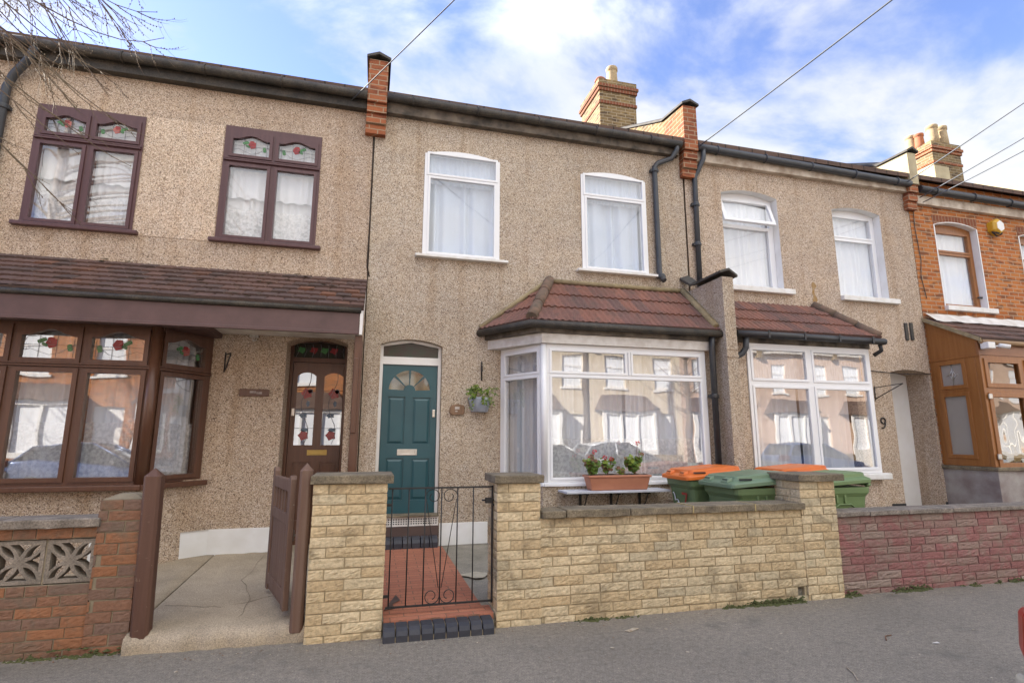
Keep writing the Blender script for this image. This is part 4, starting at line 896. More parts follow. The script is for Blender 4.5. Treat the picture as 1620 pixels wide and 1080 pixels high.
rd.build('hip_tile', m_ridge, br)
MB().tube([(4.80, 6.25, 2.925), (7.36, 6.25, 2.925)], .05, 10).tube([(7.30, 6.28, 2.88), (7.34, 6.3, 2.80), (7.30, 6.4, 2.74)], .03, 8).build('bay_gutter', m_black, br)
k = MB()
for x in (5.3, 5.9, 6.5, 7.1): k.box(x - .015, 6.196, 2.88, x + .015, 6.205, 2.98)
k.build('gutter_bracket', m_black, br)
MB().tube([(4.80, 6.70, 3.3), (4.85, 6.45, 3.16), (4.87, 6.30, 3.02), (4.93, 6.28, 2.93)], .008, 5).build('loose_wire', m_white_old, br)
downpipe(h3, [(4.98, 6.28, 2.90), (4.98, 6.30, 2.74), (4.94, 6.33, 2.66), (4.86, 6.36, 2.62), (4.82, 6.37, 2.55), (4.82, 6.37, .2)], m_grey_pipe, .042, clips=[(4.82, 6.37, 2.30)])
downpipe(h3, [(4.90, 6.84, 6.02), (4.90, 6.86, 5.85), (4.83, 6.93, 5.66), (4.78, 6.945, 5.55), (4.76, 6.945, 3.75)], m_grey_pipe, .040, clips=[(4.77, 6.945, 5.1), (4.76, 6.945, 4.45)])
MB().box(8.20, FY + .40, .1, 9.16, FY + .43, 2.75).build('front_door', m_white, h3)
MB().box(8.0, 6.985, .12, 8.265, 6.998, .50).build('plinth', m_black, h3); MB().box(9.095, 6.985, .12, 9.13, 6.998, .50).build('plinth', m_black, h3)
vt = MB(); vt.tbox(TY(FY), 8.695, 3.14, -.025, 8.755, 3.44, .01); vt.tbox(TY(FY), 8.81, 3.15, -.025, 8.87, 3.45, .01); vt.build('wall_vent', m_slate, h3, bevel=.006)
ru = MB(); P = [(6.93 + .03 * sin(i * 1.7) + (.015 if i % 2 else 0), 4.02 - i * .06) for i in range(7)] + [(6.89 - .02 * (i % 2), 3.66 + i * .06) for i in range(7)]
ru.plate(TY(FY), P, [], -.003, .0).build('rust_stain', M('rust', (.30, .17, .05), (.38, .27, .15), 16, .9), h3)
pr3 = parapet(h3, 9.05, 9.24, 6.54, m_render, m_brick_red, m_slate, zc=5.50, up=(7.4, .02))

# ---- brick house with porch
h4 = house_root('orange brick terraced house with golden oak porch at the right edge', 11.4)
W4 = [(9.70, 10.70, 3.81, 5.32), (11.78, 12.78, 3.81, 5.30)]
holes = [(arched(a, b, c, d, .07), .15, m_reveal) for a, b, c, d in W4] + [(rect(9.6, 11.9, .6, 2.6), .1, None)]
shell(h4, 9.15, 13.7, holes, m_brick_orange); eaves(h4, 9.27, 13.7, m_fascia_cream, m_black, 5.88, 5.84, soff=.08, fz=(5.64, 5.80), gr=.065)
for i, (a, b, c, d) in enumerate(W4):
    t = TY(FY); w = .11; tz = c + 1.03
    f = casement(h4, t, arched(a + .001, b - .001, c, d - .001, .07), [rect(a + .08, b - .10, c + .07, tz - .04), rect(a + .08, b - .10, tz + .05, d - .11)], m_oak, w, .06, .06)
    MB().tbox(t, a - .03, c - .09, -.07, b + .15, c - .003, .12).build('sill', m_sill, f, bevel=.01)
    MB().plate(t, arched(a - .02, b + .02, d - .03, d + .0, .07)[2:] + [(a - .05, d + .18), (b + .05, d + .20)], [], -.004, -.001, back=False).build('lintel', m_brick_lint, f)
    MB().plate(t, arched(a - .022, b + .022, c, d, .085), [arched(a, b, c - .001, d, .07)], -.006, 0, back=False).build('reveal_edge', m_white, f)
    cu = MB(); curtain(cu, t, a + .03, b - .08, c, d + .1, w + .085, .02, .16, 71 + i); cu.build('curtain', m_net, f)
# porch
PX, PY_ = 9.16, 6.22
pr = MB(); pr.box(PX - .02, PY_ - .03, .1, 13.5, 7.0, 1.03); pr.build('porch_wall', M('grey painted blocks', (.36, .33, .30), (.22, .17, .155), 3.5, .9, .4, 40), h4); MB().box(PX - .05, PY_ - .06, 1.03, 13.5, 7.0, 1.085).build('porch_coping', m_stone, h4, bevel=.008)
tS = T((PX, 7.0, 0), (0, -1, 0)); LS = 7.0 - PY_
fS = MB(); fS.plate(tS, rect(0, LS - .072, 1.087, 2.80), [rect(.16, LS - .28, 2.36, 2.70), rect(.16, LS - .28, 1.26, 2.18)], 0, .07); po = fS.build('porch', m_oak, h4, bevel=.006)
sb = MB()
for z0, z1 in ((2.36, 2.70), (1.26, 2.18)): sb.plate(tS, rect(.10, LS - .22, z0 - .06, z1 + .06), [rect(.16, LS - .28, z0, z1)], -.014, -.001, back=False)
sb.build('porch_sash', m_oak, po, bevel=.004)
MB().tbox(tS, .16, 1.26, .02, LS - .28, 2.18, .026).tbox(tS, .16, 2.36, .02, LS - .28, 2.70, .026).build('frosted_pane', m_frost, po)
st = MB(); cu_, cz_ = LS / 2 - .06, 2.53
for p, q in (((cu_, 2.36), (cu_, 2.70)), ((cu_ - .05, cz_), (cu_, cz_ + .08)), ((cu_ + .05, cz_), (cu_, cz_ + .08)), ((cu_ - .05, cz_), (cu_, cz_ - .08)), ((cu_ + .05, cz_), (cu_, cz_ - .08)), ((cu_ - .09, cz_ + .0), (cu_ - .05, cz_)), ((cu_ + .05, cz_), (cu_ + .09, cz_))): st.tube([tS(*p, .014), tS(*q, .014)], .007, 5)
st.build('lead_star', m_steel, po)
sg = MB(); sg.poly_prism([tS(0, 2.80, .005), tS(LS, 2.80, .005), tS(LS, 3.04, .005), tS(0, 3.50, .005)], tS.w * .06); sg.tbox(tS, -.0, 2.785, -.012, LS + .01, 2.815, .0); sg.build('porch_gable', m_oak, po)
tF = T((PX, PY_, 0), (1, 0, 0))
fF = MB(); fF.plate(tF, rect(0, 2.8, 1.087, 2.80), [rect(.12, .80, 2.34, 2.70), rect(.12, .80, 1.13, 2.16), rect(.98, 1.7, 2.34, 2.70), rect(.98, 1.7, 1.13, 2.16), rect(1.85, 2.6, 1.13, 2.70)], 0, .07); fF.build('porch_front', m_oak, po, bevel=.006)
sb = MB()
for x0, x1 in ((.12, .80), (.98, 1.7)):
    for z0, z1 in ((2.34, 2.70), (1.13, 2.16)): sb.plate(tF, rect(x0 - .055, x1 + .055, z0 - .05, z1 + .05), [rect(x0 + .02, x1 - .02, z0 + .02, z1 - .02)], -.018, -.001, back=False)
sb.build('porch_door', m_oak, po, bevel=.005)
wavy = glass('wavy glass', 2.8, (.95, .93, .88), .008)
for x0, x1 in ((.12, .80), (.98, 1.7), (1.85, 2.6)):
    MB().tbox(tF, x0, 2.34, .02, x1, 2.70, .026).tbox(tF, x0, 1.13, .02, x1, 2.16, .026).build('porch_pane', wavy, po)
MB().tbox(tF, .05, 1.2, .5, 2.7, 2.75, .52).build('porch_inner_wall', m_room, po)
hg = MB(); hg.tbox(tF, .03, 2.11, -.04, .10, 2.19, -.015); hg.tbox(tF, .03, 1.20, -.04, .10, 1.28, -.015); hg.build('hinge', m_steel, po, bevel=.008)
MB().tbox(tF, -.02, 2.80, -.01, 2.8, 3.0, .02).build('porch_fascia', M('brown porch fascia', (.30, .13, .055), (.24, .10, .04), 3, .4), po)
MB().tube([(PX - .01, PY_ - .06, 3.0), (13.5, PY_ - .06, 2.98)], .04, 8).build('porch_gutter', M('tan gutter', (.40, .25, .13), (.32, .20, .10), 4, .5), po)
r_ = MB(); tile_roof(r_, (PX - .05, 7.0, 3.55), (13.6, 7.0, 3.55), (13.6, 6.13, 3.05), (PX - .05, 6.13, 3.05), 4, step=.018, seed=12, nsub=3, plain=.17); prf = r_.build('porch_roof', m_tile_brown, h4, recalc=False)
fl = MB(); n = 60
for i in range(n):
    x = PX + (13.6 - PX) * i / n; x1 = PX + (13.6 - PX) * (i + 1) / n; a, b = 3.56 + .025 * mnoise.noise(Vector((x * 5, 0, 0))), 3.56 + .025 * mnoise.noise(Vector((x1 * 5, 0, 0))); e, g_ = .05 * mnoise.noise(Vector((x * 4, 3, 0))), .05 * mnoise.noise(Vector((x1 * 4, 3, 0)))
    q = fl.add([(x, 6.96, a + .07), (x1, 6.96, b + .07), (x1, 6.80 + g_, 3.47), (x, 6.80 + e, 3.47)]); fl.face((q, q + 1, q + 2, q + 3), smooth=True)
fl.build('flashing', m_white_old, prf)
MB().poly_prism([(PX - .055, 6.13, 2.99), (PX - .055, 7.0, 3.49), (PX - .055, 7.0, 3.56), (PX - .055, 6.13, 3.06)], (.02, 0, 0)).build('verge_board', m_fillet, prf)
chimney(h4, 13.9, 15.0, 9.8, 10.75, 7.0, 9.24, m_brick_stock, m_brick_red, [(14.12, 10.5, .50, .13, m_pot), (14.17, 10.3, .46, .12, m_pot_red), (14.28, 10.02, .56, .145, m_pot), (14.66, 10.05, .60, .14, m_pot)])
MB().tbox(TY(9.855), 13.955, 7.5, -.004, 14.45, 8.55, .0).build('chimney_render', m_render, h4); MB().box(13.953, 9.86, 7.0, 13.959, 10.69, 8.60).build('chimney_render', m_render, h4)
cvp = MB(); cvp.tbox(TY(FY), 10.60, 4.02, .06, 10.78, 4.05, .08); cvp.build('window_stay', m_black, h4)
sp5 = MB(); sp5.poly_prism([(13.65, 6.9, 6.2), (13.65, RIDGE_Y, 8.3), (13.65, RIDGE_Y, 8.75), (13.65, 7.4, 6.75), (13.65, 6.9, 6.5)], (.22, 0, 0)); sp5.build('parapet', m_render, h4)
h5 = house_root('brick terraced house beyond the right edge of the picture', 16.0)
shell(h5, 13.72, 18.4, [(rect(14.4, 15.4, 3.8, 5.3), .1, None), (rect(14.6, 16.8, 1.0, 2.6), .1, None)], m_brick_orange); eaves(h5, 13.72, 18.4, m_fascia_cream, m_black, 5.9, 5.86)
for a, b, c, d in ((14.4, 15.4, 3.8, 5.3), (14.6, 16.8, 1.0, 2.6)): casement(h5, TY(FY), rect(a, b, c, d), [rect(a + .08, b - .08, c + .08, d - .08)], m_white, .05)
# ------------------------------------------------------------------ garden walls
def wall_part(root, nm, args, mat, core_mat):
    mb, co = MB(), MB(); laid_wall(mb, co, *args[0], **args[1]); w = mb.build(nm, mat, root, recalc=False); co.build('mortar', core_mat, w); return w
def cap(root, x0, x1, y0, y1, z0, z1, mat, seed, parent=None):
    """weathered slab with an uneven edge"""
    mb = MB(); n, m = 14, 5; b = len(mb.v)
    loop = [(x0 + (x1 - x0) * i / n, y0) for i in range(n)] + [(x1, y0 + (y1 - y0) * i / m) for i in range(m)] + [(x1 - (x1 - x0) * i / n, y1) for i in range(n)] + [(x0, y1 - (y1 - y0) * i / m) for i in range(m)]
    rings = []
    for z, ins in ((z0, .004), (z0 + .006, 0), (z1 - .008, 0), (z1, .008)):
        pts = []
        for k, (x, y) in enumerate(loop):
            j = .007 * mnoise.noise(Vector((x * 9, y * 9 + seed, z * 20))); cxm, cym = (x0 + x1) / 2, (y0 + y1) / 2
            d = Vector((x - cxm, y - cym)); d = d / max(abs(d.x) / (x1 - x0), abs(d.y) / (y1 - y0)) * 2 if d.length else d
            pts.append((x - math.copysign(ins + j, x - cxm) * (1 if x in (x0, x1) else 0), y - math.copysign(ins + j, y - cym) * (1 if y in (y0, y1) else 0), z + .003 * mnoise.noise(Vector((x * 5, y * 5, seed)))))
        rings.append(mb.add(pts))
    k = len(loop)
    for r in range(3):
        for i in range(k): j = (i + 1) % k; mb.face((rings[r] + i, rings[r] + j, rings[r + 1] + j, rings[r + 1] + i))
    mb.face([rings[0] + i for i in range(k)][::-1]); mb.face([rings[-1] + i for i in range(k)]); return mb.build('coping', mat, root)

gp1 = empty('gate_pier', (-.12, 4.75, 0), 'yellow stone faced brick pier between the wooden gate post and the iron gate', 'pier')
wall_part(gp1, 'brickwork', ((T((0, 4.55, 0)), -.40, .156, -.03, 1.145, .40, .0775, .275, 3), dict(toned='even')), m_yellow, m_mortar)
cap(gp1, -.425, .205, 4.52, 4.98, 1.147, 1.212, m_stone, 1)
gw = empty('garden_wall', (2.8, 4.7, 0), 'low yellow stone faced garden wall with two capped piers in front of the tiled bay', 'garden wall')
wall_part(gw, 'pier', ((T((0, 4.55, 0)), 1.06, 1.435, -.03, 1.125, .36, .0775, .235, 11), dict(toned='even')), m_yellow, m_mortar)
wall_part(gw, 'pier', ((T((0, 4.552, 0)), 4.09, 4.50, -.03, 1.09, .36, .0775, .235, 17), {}), m_yellow, m_mortar)
wall_part(gw, 'brickwork', ((T((0, 4.56, 0)), 1.437, 4.088, -.03, .83, .20, .0775, .27, 5), dict(ends=(False, False), holes=((3.98, 4.05, .035, .115),))), m_yellow, m_mortar)
x = 1.44
for i, (ln, m) in enumerate(((.22, m_stone), (.60, m_stone), (.62, m_stone), (.66, m_stone), (.62, m_stone))):
    e = min(x + ln, 4.11); cap(gw, x + .004, e - .004, 4.515, 4.80, .832, .892 + .004 * (i % 2), m, 20 + i); x = e
jm = MB(); jm.box(2.878, 4.513, .835, 2.888, 4.79, .900); jm.box(3.536, 4.513, .835, 3.548, 4.79, .898); jm.box(2.885, 4.535, .826, 4.06, 4.55, .838); jm.build('fresh_mortar', M('fresh mortar', (.46, .36, .17), (.38, .29, .13), 20, .9), gw)
cap(gw, 1.03, 1.465, 4.515, 4.95, 1.127, 1.192, m_stone, 31); cap(gw, 4.055, 4.60, 4.515, 4.96, 1.092, 1.158, m_stone, 32)
gr_ = empty('garden_wall', (7.0, 4.7, 0), 'low garden wall with flaking dark red paint in front of the number 9 house', 'garden wall')
wall_part(gr_, 'brickwork', ((T((0, 4.60, 0)), 4.535, 9.2, -.03, .735, .20, .0765, .30, 41), dict(ends=(False, True), rockface=.007, nu=9)), m_redpaint, M('red painted mortar', (.20, .08, .075), (.26, .19, .15), 8, .9, .4, 60))
x = 4.50
i = 0
while x < 9.2: ln = rnd.uniform(.42, .66); cap(gr_, x + .003, x + ln - .003, 4.565, 4.84, .738, .785 + rnd.uniform(-.004, .006), m_stone_grey, 50 + i); x += ln; i += 1
gl_ = empty('garden_wall', (-3, 4.8, 0), 'old red brick garden wall with pierced concrete screen blocks at left', 'garden wall')
wall_part(gl_, 'pier', ((T((0, 4.72, 0)), -1.885, -1.607, -.03, 1.05, .24, .0755, .225, 61), dict(rockface=.004, toned='even', start=.05)), m_oldbrick, m_mortar_gr)
wall_part(gl_, 'brickwork', ((T((0, 4.735, 0)), -6.5, -1.887, -.03, .475, .20, .0755, .225, 63), dict(rockface=.004, ends=(False, False))), m_oldbrick, m_mortar_gr)
wall_part(gl_, 'brickwork', ((T((0, 4.735, 0)), -6.5, -1.887, .785, .862, .20, .075, .225, 65), dict(rockface=.004, ends=(False, False))), m_oldbrick, m_mortar_gr)
x = -1.86
for i in range(8): cap(gl_, x - .62, x - .004, 4.69, 4.97, .864, .925, m_stone_grey, 70 + i); x -= .624
cp_ = MB(); cp_.hexa([(-1.875, 4.73, 1.05), (-1.615, 4.73, 1.05), (-1.615, 4.95, 1.05), (-1.875, 4.95, 1.05), (-1.80, 4.79, 1.085), (-1.69, 4.79, 1.085), (-1.69, 4.89, 1.085), (-1.80, 4.89, 1.085)]); cp_.build('pier_flaunching', m_mortar_gr, gl_)
def lens(cx_, cz, ang, L, w, n=7):
    P = []
    for i in range(n + 1): q = i / n; P.append((-L / 2 + L * q, w * sin(pi * q) ** .8))
    for i in range(n - 1, 0, -1): q = i / n; P.append((-L / 2 + L * q, -w * sin(pi * q) ** .8))
    return [(cx_ + x * cos(ang) - z * sin(ang), cz + x * sin(ang) + z * cos(ang)) for x, z in P]
def side_hole(cx_, cz, ang):
    P = [(.038, 0.0), (.075, -.020), (.122, -.066), (.122, .066), (.075, .020)]
    return [(cx_ + x * cos(ang) - z * sin(ang), cz + x * sin(ang) + z * cos(ang)) for x, z in P]
sbm = MB(); t0 = T((0, 4.75, 0)); S_ = .297
hl_ = [lens(0, 0, pi / 4 + k * pi / 2, .125, .022) for k in range(4)]
hl_ = []
for k in range(4):
    a = pi / 4 + k * pi / 2; c = (.105 * cos(a), .105 * sin(a)); hl_.append([(p[0] + c[0], p[1] + c[1]) for p in lens(0, 0, a, .125, .021)])
    hl_.append(side_hole(0, 0, k * pi / 2))
sbm.plate(t0, rect(-S_ / 2, S_ / 2, -S_ / 2, S_ / 2), hl_, 0, .09)
sb0 = sbm.build('screen_block', m_block, None, bevel=.006)
for i in range(13):
    o = sb0 if i == 0 else sb0.copy()
    if i: COL.objects.link(o)
    o.parent = gl_; o.location = Vector((-1.887 - S_ / 2 - .004 - i * (S_ + .012), 0, .63)) - Vector(gl_.location); o.rotation_euler = (0, 0, 0)
jm = MB()
for i in range(13): xx = -1.887 - S_ - .004 - i * (S_ + .012); jm.box(xx - .011, 4.756, .476, xx + .003, 4.835, .784)
jm.build('block_joint', m_mortar_gr, gl_)

# ------------------------------------------------------------------ wooden gate and posts
def post(name, label, x0, x1, y0, y1, z0, z1, mat, peak=.07, lean=0.0, ch=.02):
    mb = MB(); P = []
    def ring(z, i=0.0, ly=0): 
        a, b, c, d = x0 + i + lean * (z - z0), x1 - i + lean * (z - z0), y0 + i, y1 - i; h = ch if i == 0 else .001
        return mb.add([(a + h, c, z), (b - h, c, z), (b, c + h, z), (b, d - h, z), (b - h, d, z), (a + h, d, z), (a, d - h, z), (a, c + h, z)])
    rs = [ring(z0), ring(z1 - .17), ring(z1 - .15, .0), ring(z1)]
    for r in range(3):
        for j in range(8): q = (j + 1) % 8; mb.face((rs[r] + j, rs[r] + q, rs[r + 1] + q, rs[r + 1] + j))
    t_ = mb.add([((x0 + x1) / 2 + lean * (z1 - z0), (y0 + y1) / 2, z1 + peak)])
    for j in range(8): mb.face((rs[3] + j, rs[3] + (j + 1) % 8, t_))
    o = mb.build(name, mat, off=((x0 + x1) / 2, (y0 + y1) / 2, z0), bevel=.003); return tag(o, label, 'gate post', 'wooden posts of the left drive')
post('gate_post', 'dark brown wooden gate post with pointed top against the old red brick pier', -1.582, -1.465, 4.66, 4.78, .06, 1.215, m_wood_post, .06, -.025)
post('gate_post', 'brown wooden gate post holding the open gate beside the yellow brick pier', -.515, -.42, 4.60, 4.70, .07, 1.245, m_wood_old, .06, -.0)
GA, GB = Vector((-.545, 4.74, 0)), Vector((-.80, 5.52, 0))
wg = empty('wooden_gate', (GA.x, GA.y, .15), 'open brown boarded wooden gate folded back from its post', 'gate')
tg = T(GA, GB - GA); LG = (GB - GA).length
for u, z1 in ((0, 1.20), (LG - .085, 1.235)):
    g = MB(); g.tbox(tg, u, .19, 0, u + .085, z1 - .03, .045); g.poly_prism([tg(u, z1 - .03, 0), tg(u + .085, z1 - .03, 0), tg(u + .065, z1, 0), tg(u + .02, z1, 0)], tg.w * .045); g.build('stile', m_wood_old, wg, bevel=.005)
for z0, z1 in ((1.07, 1.165), (.81, .895), (.24, .33)): MB().tbox(tg, .087, z0, .002, LG - .087, z1, .043).build('rail', m_wood_old, wg, bevel=.005)
for k in range(5): u = .16 + k * (LG - .32) / 4; MB().tbox(tg, u - .016, .893, .012, u + .016, 1.072, .033).build('baluster', m_wood_old, wg, bevel=.004)
bd = MB(); nb = 7
for k in range(nb): u0 = .088 + (LG - .176) * k / nb; bd.tbox(tg, u0 + .002, .20, .012 + .002 * (k % 2), u0 + (LG - .176) / nb - .002, .812, .032)
bd.build('boarding', m_wood_old, wg, bevel=.003)
lt = MB(); lt.tbox(tg, .02, .70, -.012, .06, .78, -.001); lt.tbox(tg, .03, .73, -.03, .045, .745, -.01); lt.build('latch', m_steel, wg, bevel=.003)

# ------------------------------------------------------------------ iron gate
ig = empty('iron_gate', (.62, 4.68, .15), 'thin black wrought iron gate with scrolls in front of the red path', 'gate'); ti = T((0, 4.68, 0))
X0, X1 = .172, 1.045; xs = [.205, .34, .475, .61, .745, .88]
MB().tbox(ti, X0, 1.083, -.008, X1, 1.097, .008).build('rail', m_iron, ig); MB().tbox(ti, X0 + .01, .168, -.008, X1, .182, .008).build('rail', m_iron, ig)
for x in xs: MB().tube([ti(x, .17, 0), ti(x, 1.09, 0)], .0055, 8).build('upright', m_iron, ig)
MB().tbox(ti, X1 - .007, .16, -.008, X1 + .007, 1.10, .008).build('stile', m_iron, ig)
def scroll(cx_, cz, r, a0, turns, d): return [ti(cx_ + d * r * (1 - .62 * q) * cos(a0 + turns * 2 * pi * q), cz + r * (1 - .62 * q) * sin(a0 + turns * 2 * pi * q), 0) for q in [i / 26 for i in range(27)]]
for d in (1, -1):
    x0 = .61; r = .066
    MB().tube(scroll(x0 + d * .068, .24, r, pi, -1.15 if False else 1.2, d), .004, 6).build('scroll', m_iron, ig)
    MB().tube(scroll(x0 + d * .068, 1.02, r, 0, 1.15, d), .004, 6).build('scroll', m_iron, ig)
    MB().tube([ti(x0 + d * .128, 1.0, 0), ti(x0 + d * .118, .95, 0), ti(x0 + d * .012, .30, 0)], .0035, 6).build('diagonal_bar', m_iron, ig)
lt = MB(); lt.tbox(ti, .985, .955, -.02, 1.035, 1.0, .02); lt.tube([ti(.955, .98, 0), ti(.99, .98, 0)], .008, 8); lt.tbox(ti, 1.035, .975, -.015, 1.068, .99, .015); lt.tbox(ti, 1.04, .93, -.02, 1.07, .95, .01); lt.build('latch', m_iron, ig)
hg = MB(); hg.tbox(ti, .155, .95, -.01, .20, .97, .01); hg.tbox(ti, .155, .25, -.01, .20, .27, .01); hg.build('hinge', m_iron, ig)

# ------------------------------------------------------------------ wheelie bins
def make_bin(label, lid_mat, body_mat, marks):
    r = empty('wheelie_bin', (0, 0, 0), label, 'wheelie bin', 'wheelie bins behind the front walls')
    def ring(mb, hx, y0, y1, z, c=.05):
        P = []
        for (sx, yy, sy) in ((-1, y0, -1), (1, y0, -1), (1, y1, 1), (-1, y1, 1)):
            cxx, cyy = sx * (hx - c), yy - sy * c; base = {(-1, -1): pi, (1, -1): 1.5 * pi, (1, 1): 0, (-1, 1): .5 * pi}[(sx, sy)]
            for k in range(4): a = base + k * pi / 6; P.append((cxx + c * cos(a), cyy + c * sin(a), z))
        return mb.add(P)
    def loft(mb, R, cap=True):
        n = 16
        for a, b in zip(R[:-1], R[1:]):
            for i in range(n): j = (i + 1) % n; mb.face((a + i, a + j, b + j, b + i))
        mb.face([R[0] + i for i in range(n)][::-1]); mb.face([R[-1] + i for i in range(n)])
    b = MB(); loft(b, [ring(b, .195, -.24, .22, .03), ring(b, .20, -.25, .23, .06), ring(b, .245, -.31, .285, .72), ring(b, .25, -.315, .29, .76), ring(b, .268, -.345, .32, .80), ring(b, .272, -.35, .325, .855), ring(b, .262, -.34, .315, .858)])
    for sx in (-1, 1):                                     # pressed grip recess outline on both sides
        P = [(-.13, .58), (-.11, .66), (-.07, .685), (.07, .685), (.11, .66), (.13, .58)]; b.tube([(sx * (.236 + (z - .58) * .07 + .004), y, z) for y, z in P], .009, 6)
        for yy in (-.1, .0): b.box(sx * .25 - .012, yy - .012, .70, sx * .25 + .012, yy + .012, .80)
    b.build('body', body_mat, r, bevel=.006)
    l = MB(); loft(l, [ring(l, .278, -.385, .335, .86), ring(l, .292, -.40, .34, .862), ring(l, .292, -.40, .34, .895), ring(l, .284, -.392, .336, .905), ring(l, .245, -.33, .31, .925), ring(l, .238, -.32, .305, .960), ring(l, .222, -.30, .295, .966)])
    l.v = [(x, y, z + .045 * (y + .4) / .75) for x, y, z in l.v]
    lb = l.build('lid', lid_mat, r, bevel=.004)
    rg = MB()
    for sx in (-1, 1):
        rg.hexa([(sx * .14 - .055, -.39, .91), (sx * .14 + .055, -.39, .91), (sx * .14 + .065, -.20, .955), (sx * .14 - .065, -.20, .955), (sx * .14 - .045, -.365, .948), (sx * .14 + .045, -.365, .948), (sx * .14 + .055, -.20, .982), (sx * .14 - .055, -.20, .982)])
    rg.tube([(-.2, -.30, .960), (-.2, .22, .998)], .014, 6); rg.tube([(.2, -.30, .960), (.2, .22, .998)], .014, 6); rg.build('lid_grip', lid_mat, lb, bevel=.006)
    sl = MB()
    for sx in (-1, 1): sl.box(sx * .14 - .035, -.375, .925, sx * .14 + .035, -.363, .942); sl.box(sx * .262 - .006, -.30, .935, sx * .262 + .006, -.16, .95)
    sl.build('grip_slot', m_dark, lb)
    hn = MB(); hn.tube([(-.22, .345, .88), (.22, .345, .88)], .016, 8); hn.tube([(-.22, .31, .86), (-.22, .36, .885)], .018, 6); hn.tube([(.22, .31, .86), (.22, .36, .885)], .018, 6); hn.build('handle', body_mat, r)
    for sx in (-1, 1):
        w = MB(); w.tube([(sx * .19, .25, .10), (sx * .245, .25, .10)], .10, 18, smooth=False); w.build('wheel', m_rubber, r, bevel=.01)
    if marks:
        mk = MB(); tm = T((0, -.318, 0)); side = marks == 'side'
        tt = tm if not side else T((-.262, 0, 0), (0, -1, 0))
        o = (0.03, .60) if not side else (.10, .70)
        k = lambda z: -.006 + (.72 - z) * .088 if not side else -.01 + (.72 - z) * .07
        seven = [(0, .12), (.11, .12), (.11, .10), (.06, 0), (.035, 0), (.08, .095), (0, .095)]
        b0 = mk.add([tt(o[0] + x, o[1] + z, k(o[1] + z)) for x, z in seven]); mk.face(range(b0, b0 + 7), mi=0)
        c0 = (-.11, .64) if not side else (-.08, .76)
        mk.tube([tt(c0[0] - .04 + .05 * q * 1.9 + .012 * sin(q * 9), c0[1] + .045 - .10 * q + .02 * cos(q * 8), k(c0[1] + .045 - .1 * q) - .002) for q in [i / 20 for i in range(21)]], .006, 5, mi=1)
        mk.tube([tt(c0[0] + .055 + .022 * cos(a), c0[1] - .055 + .022 * sin(a), k(c0[1] - .05) - .003) for a in [2 * pi * i / 12 for i in range(13)]], .006, 5, mi=1)
        mk.build('painted_number', [m_red_mark, m_white_mark], r)
    return r
def put(r, x, y, z, deg, s=1.0): r.scale = (s, s, s); r.location = (x, y, z); r.rotation_euler = (0, 0, radians(deg))
put(make_bin('green wheelie bin with orange lid under the window box end of the bay', m_orange, m_bin, 'front'), 3.88, 5.80, .14, -91, 1.04)
put(make_bin('green wheelie bin with dark green lid just behind the yellow wall', m_bin_lid, m_bin, 'side'), 3.98, 5.17, .09, -89, 1.06)
put(make_bin('green wheelie bin with orange lid standing before the number 9 window', m_orange, m_bin, None), 5.03, 5.72, .13, -88, 1.05)
put(make_bin('green wheelie bin with light green lid to the right of the capped yellow pier', m_bin_c, m_bin_c, None), 4.99, 5.17, .095, -92, 1.04)

# ------------------------------------------------------------------ shelf, window box, basket and plants
sh = empty('wall_shelf', (2.9, 6.28, .9), 'pale grey board shelf on black brackets under the bay window', 'shelf')
b = MB(); b.box(2.20, 5.97, .875, 3.52, 6.275, .90); b.build('board', m_shelf, sh, bevel=.004)
for x in (2.48, 2.88, 3.26): MB().box(x - .012, 6.02, .852, x + .012, 6.275, .873).box(x - .012, 6.255, .60, x + .012, 6.279, .852).tube([(x, 6.05, .85), (x, 6.12, .74), (x, 6.26, .66)], .008, 6).build('bracket', m_iron, sh)
wb = empty('window_box', (2.88, 6.1, .90), 'terracotta coloured plastic trough on the grey shelf', 'planter')
b = MB(); L0, L1 = 2.50, 3.28
b.hexa([(L0 + .03, 6.035, .902), (L1 - .03, 6.035, .902), (L1 - .03, 6.175, .902), (L0 + .03, 6.175, .902), (L0, 6.01, 1.045), (L1, 6.01, 1.045), (L1, 6.20, 1.045), (L0, 6.20, 1.045)])
b.build('trough', m_terra, wb, bevel=.01)
b = MB(); b.plate(T((0, 6.0, 0)), rect(L0 - .015, L1 + .015, 1.045, 1.075), [], 0, .212); b.build('rim', m_terra, wb, bevel=.008)
b = MB(); n = 20
q0 = b.add([(L0 + (L1 - L0) * i / n, y, 1.078 + .012 * mnoise.noise(Vector((i, y * 20, 0)))) for i in range(n + 1) for y in (6.02, 6.10, 6.19)])
for i in range(n):
    for j in range(2): b.face((q0 + i * 3 + j, q0 + i * 3 + 3 + j, q0 + i * 3 + 4 + j, q0 + i * 3 + 1 + j))
b.build('soil', m_soil, wb)
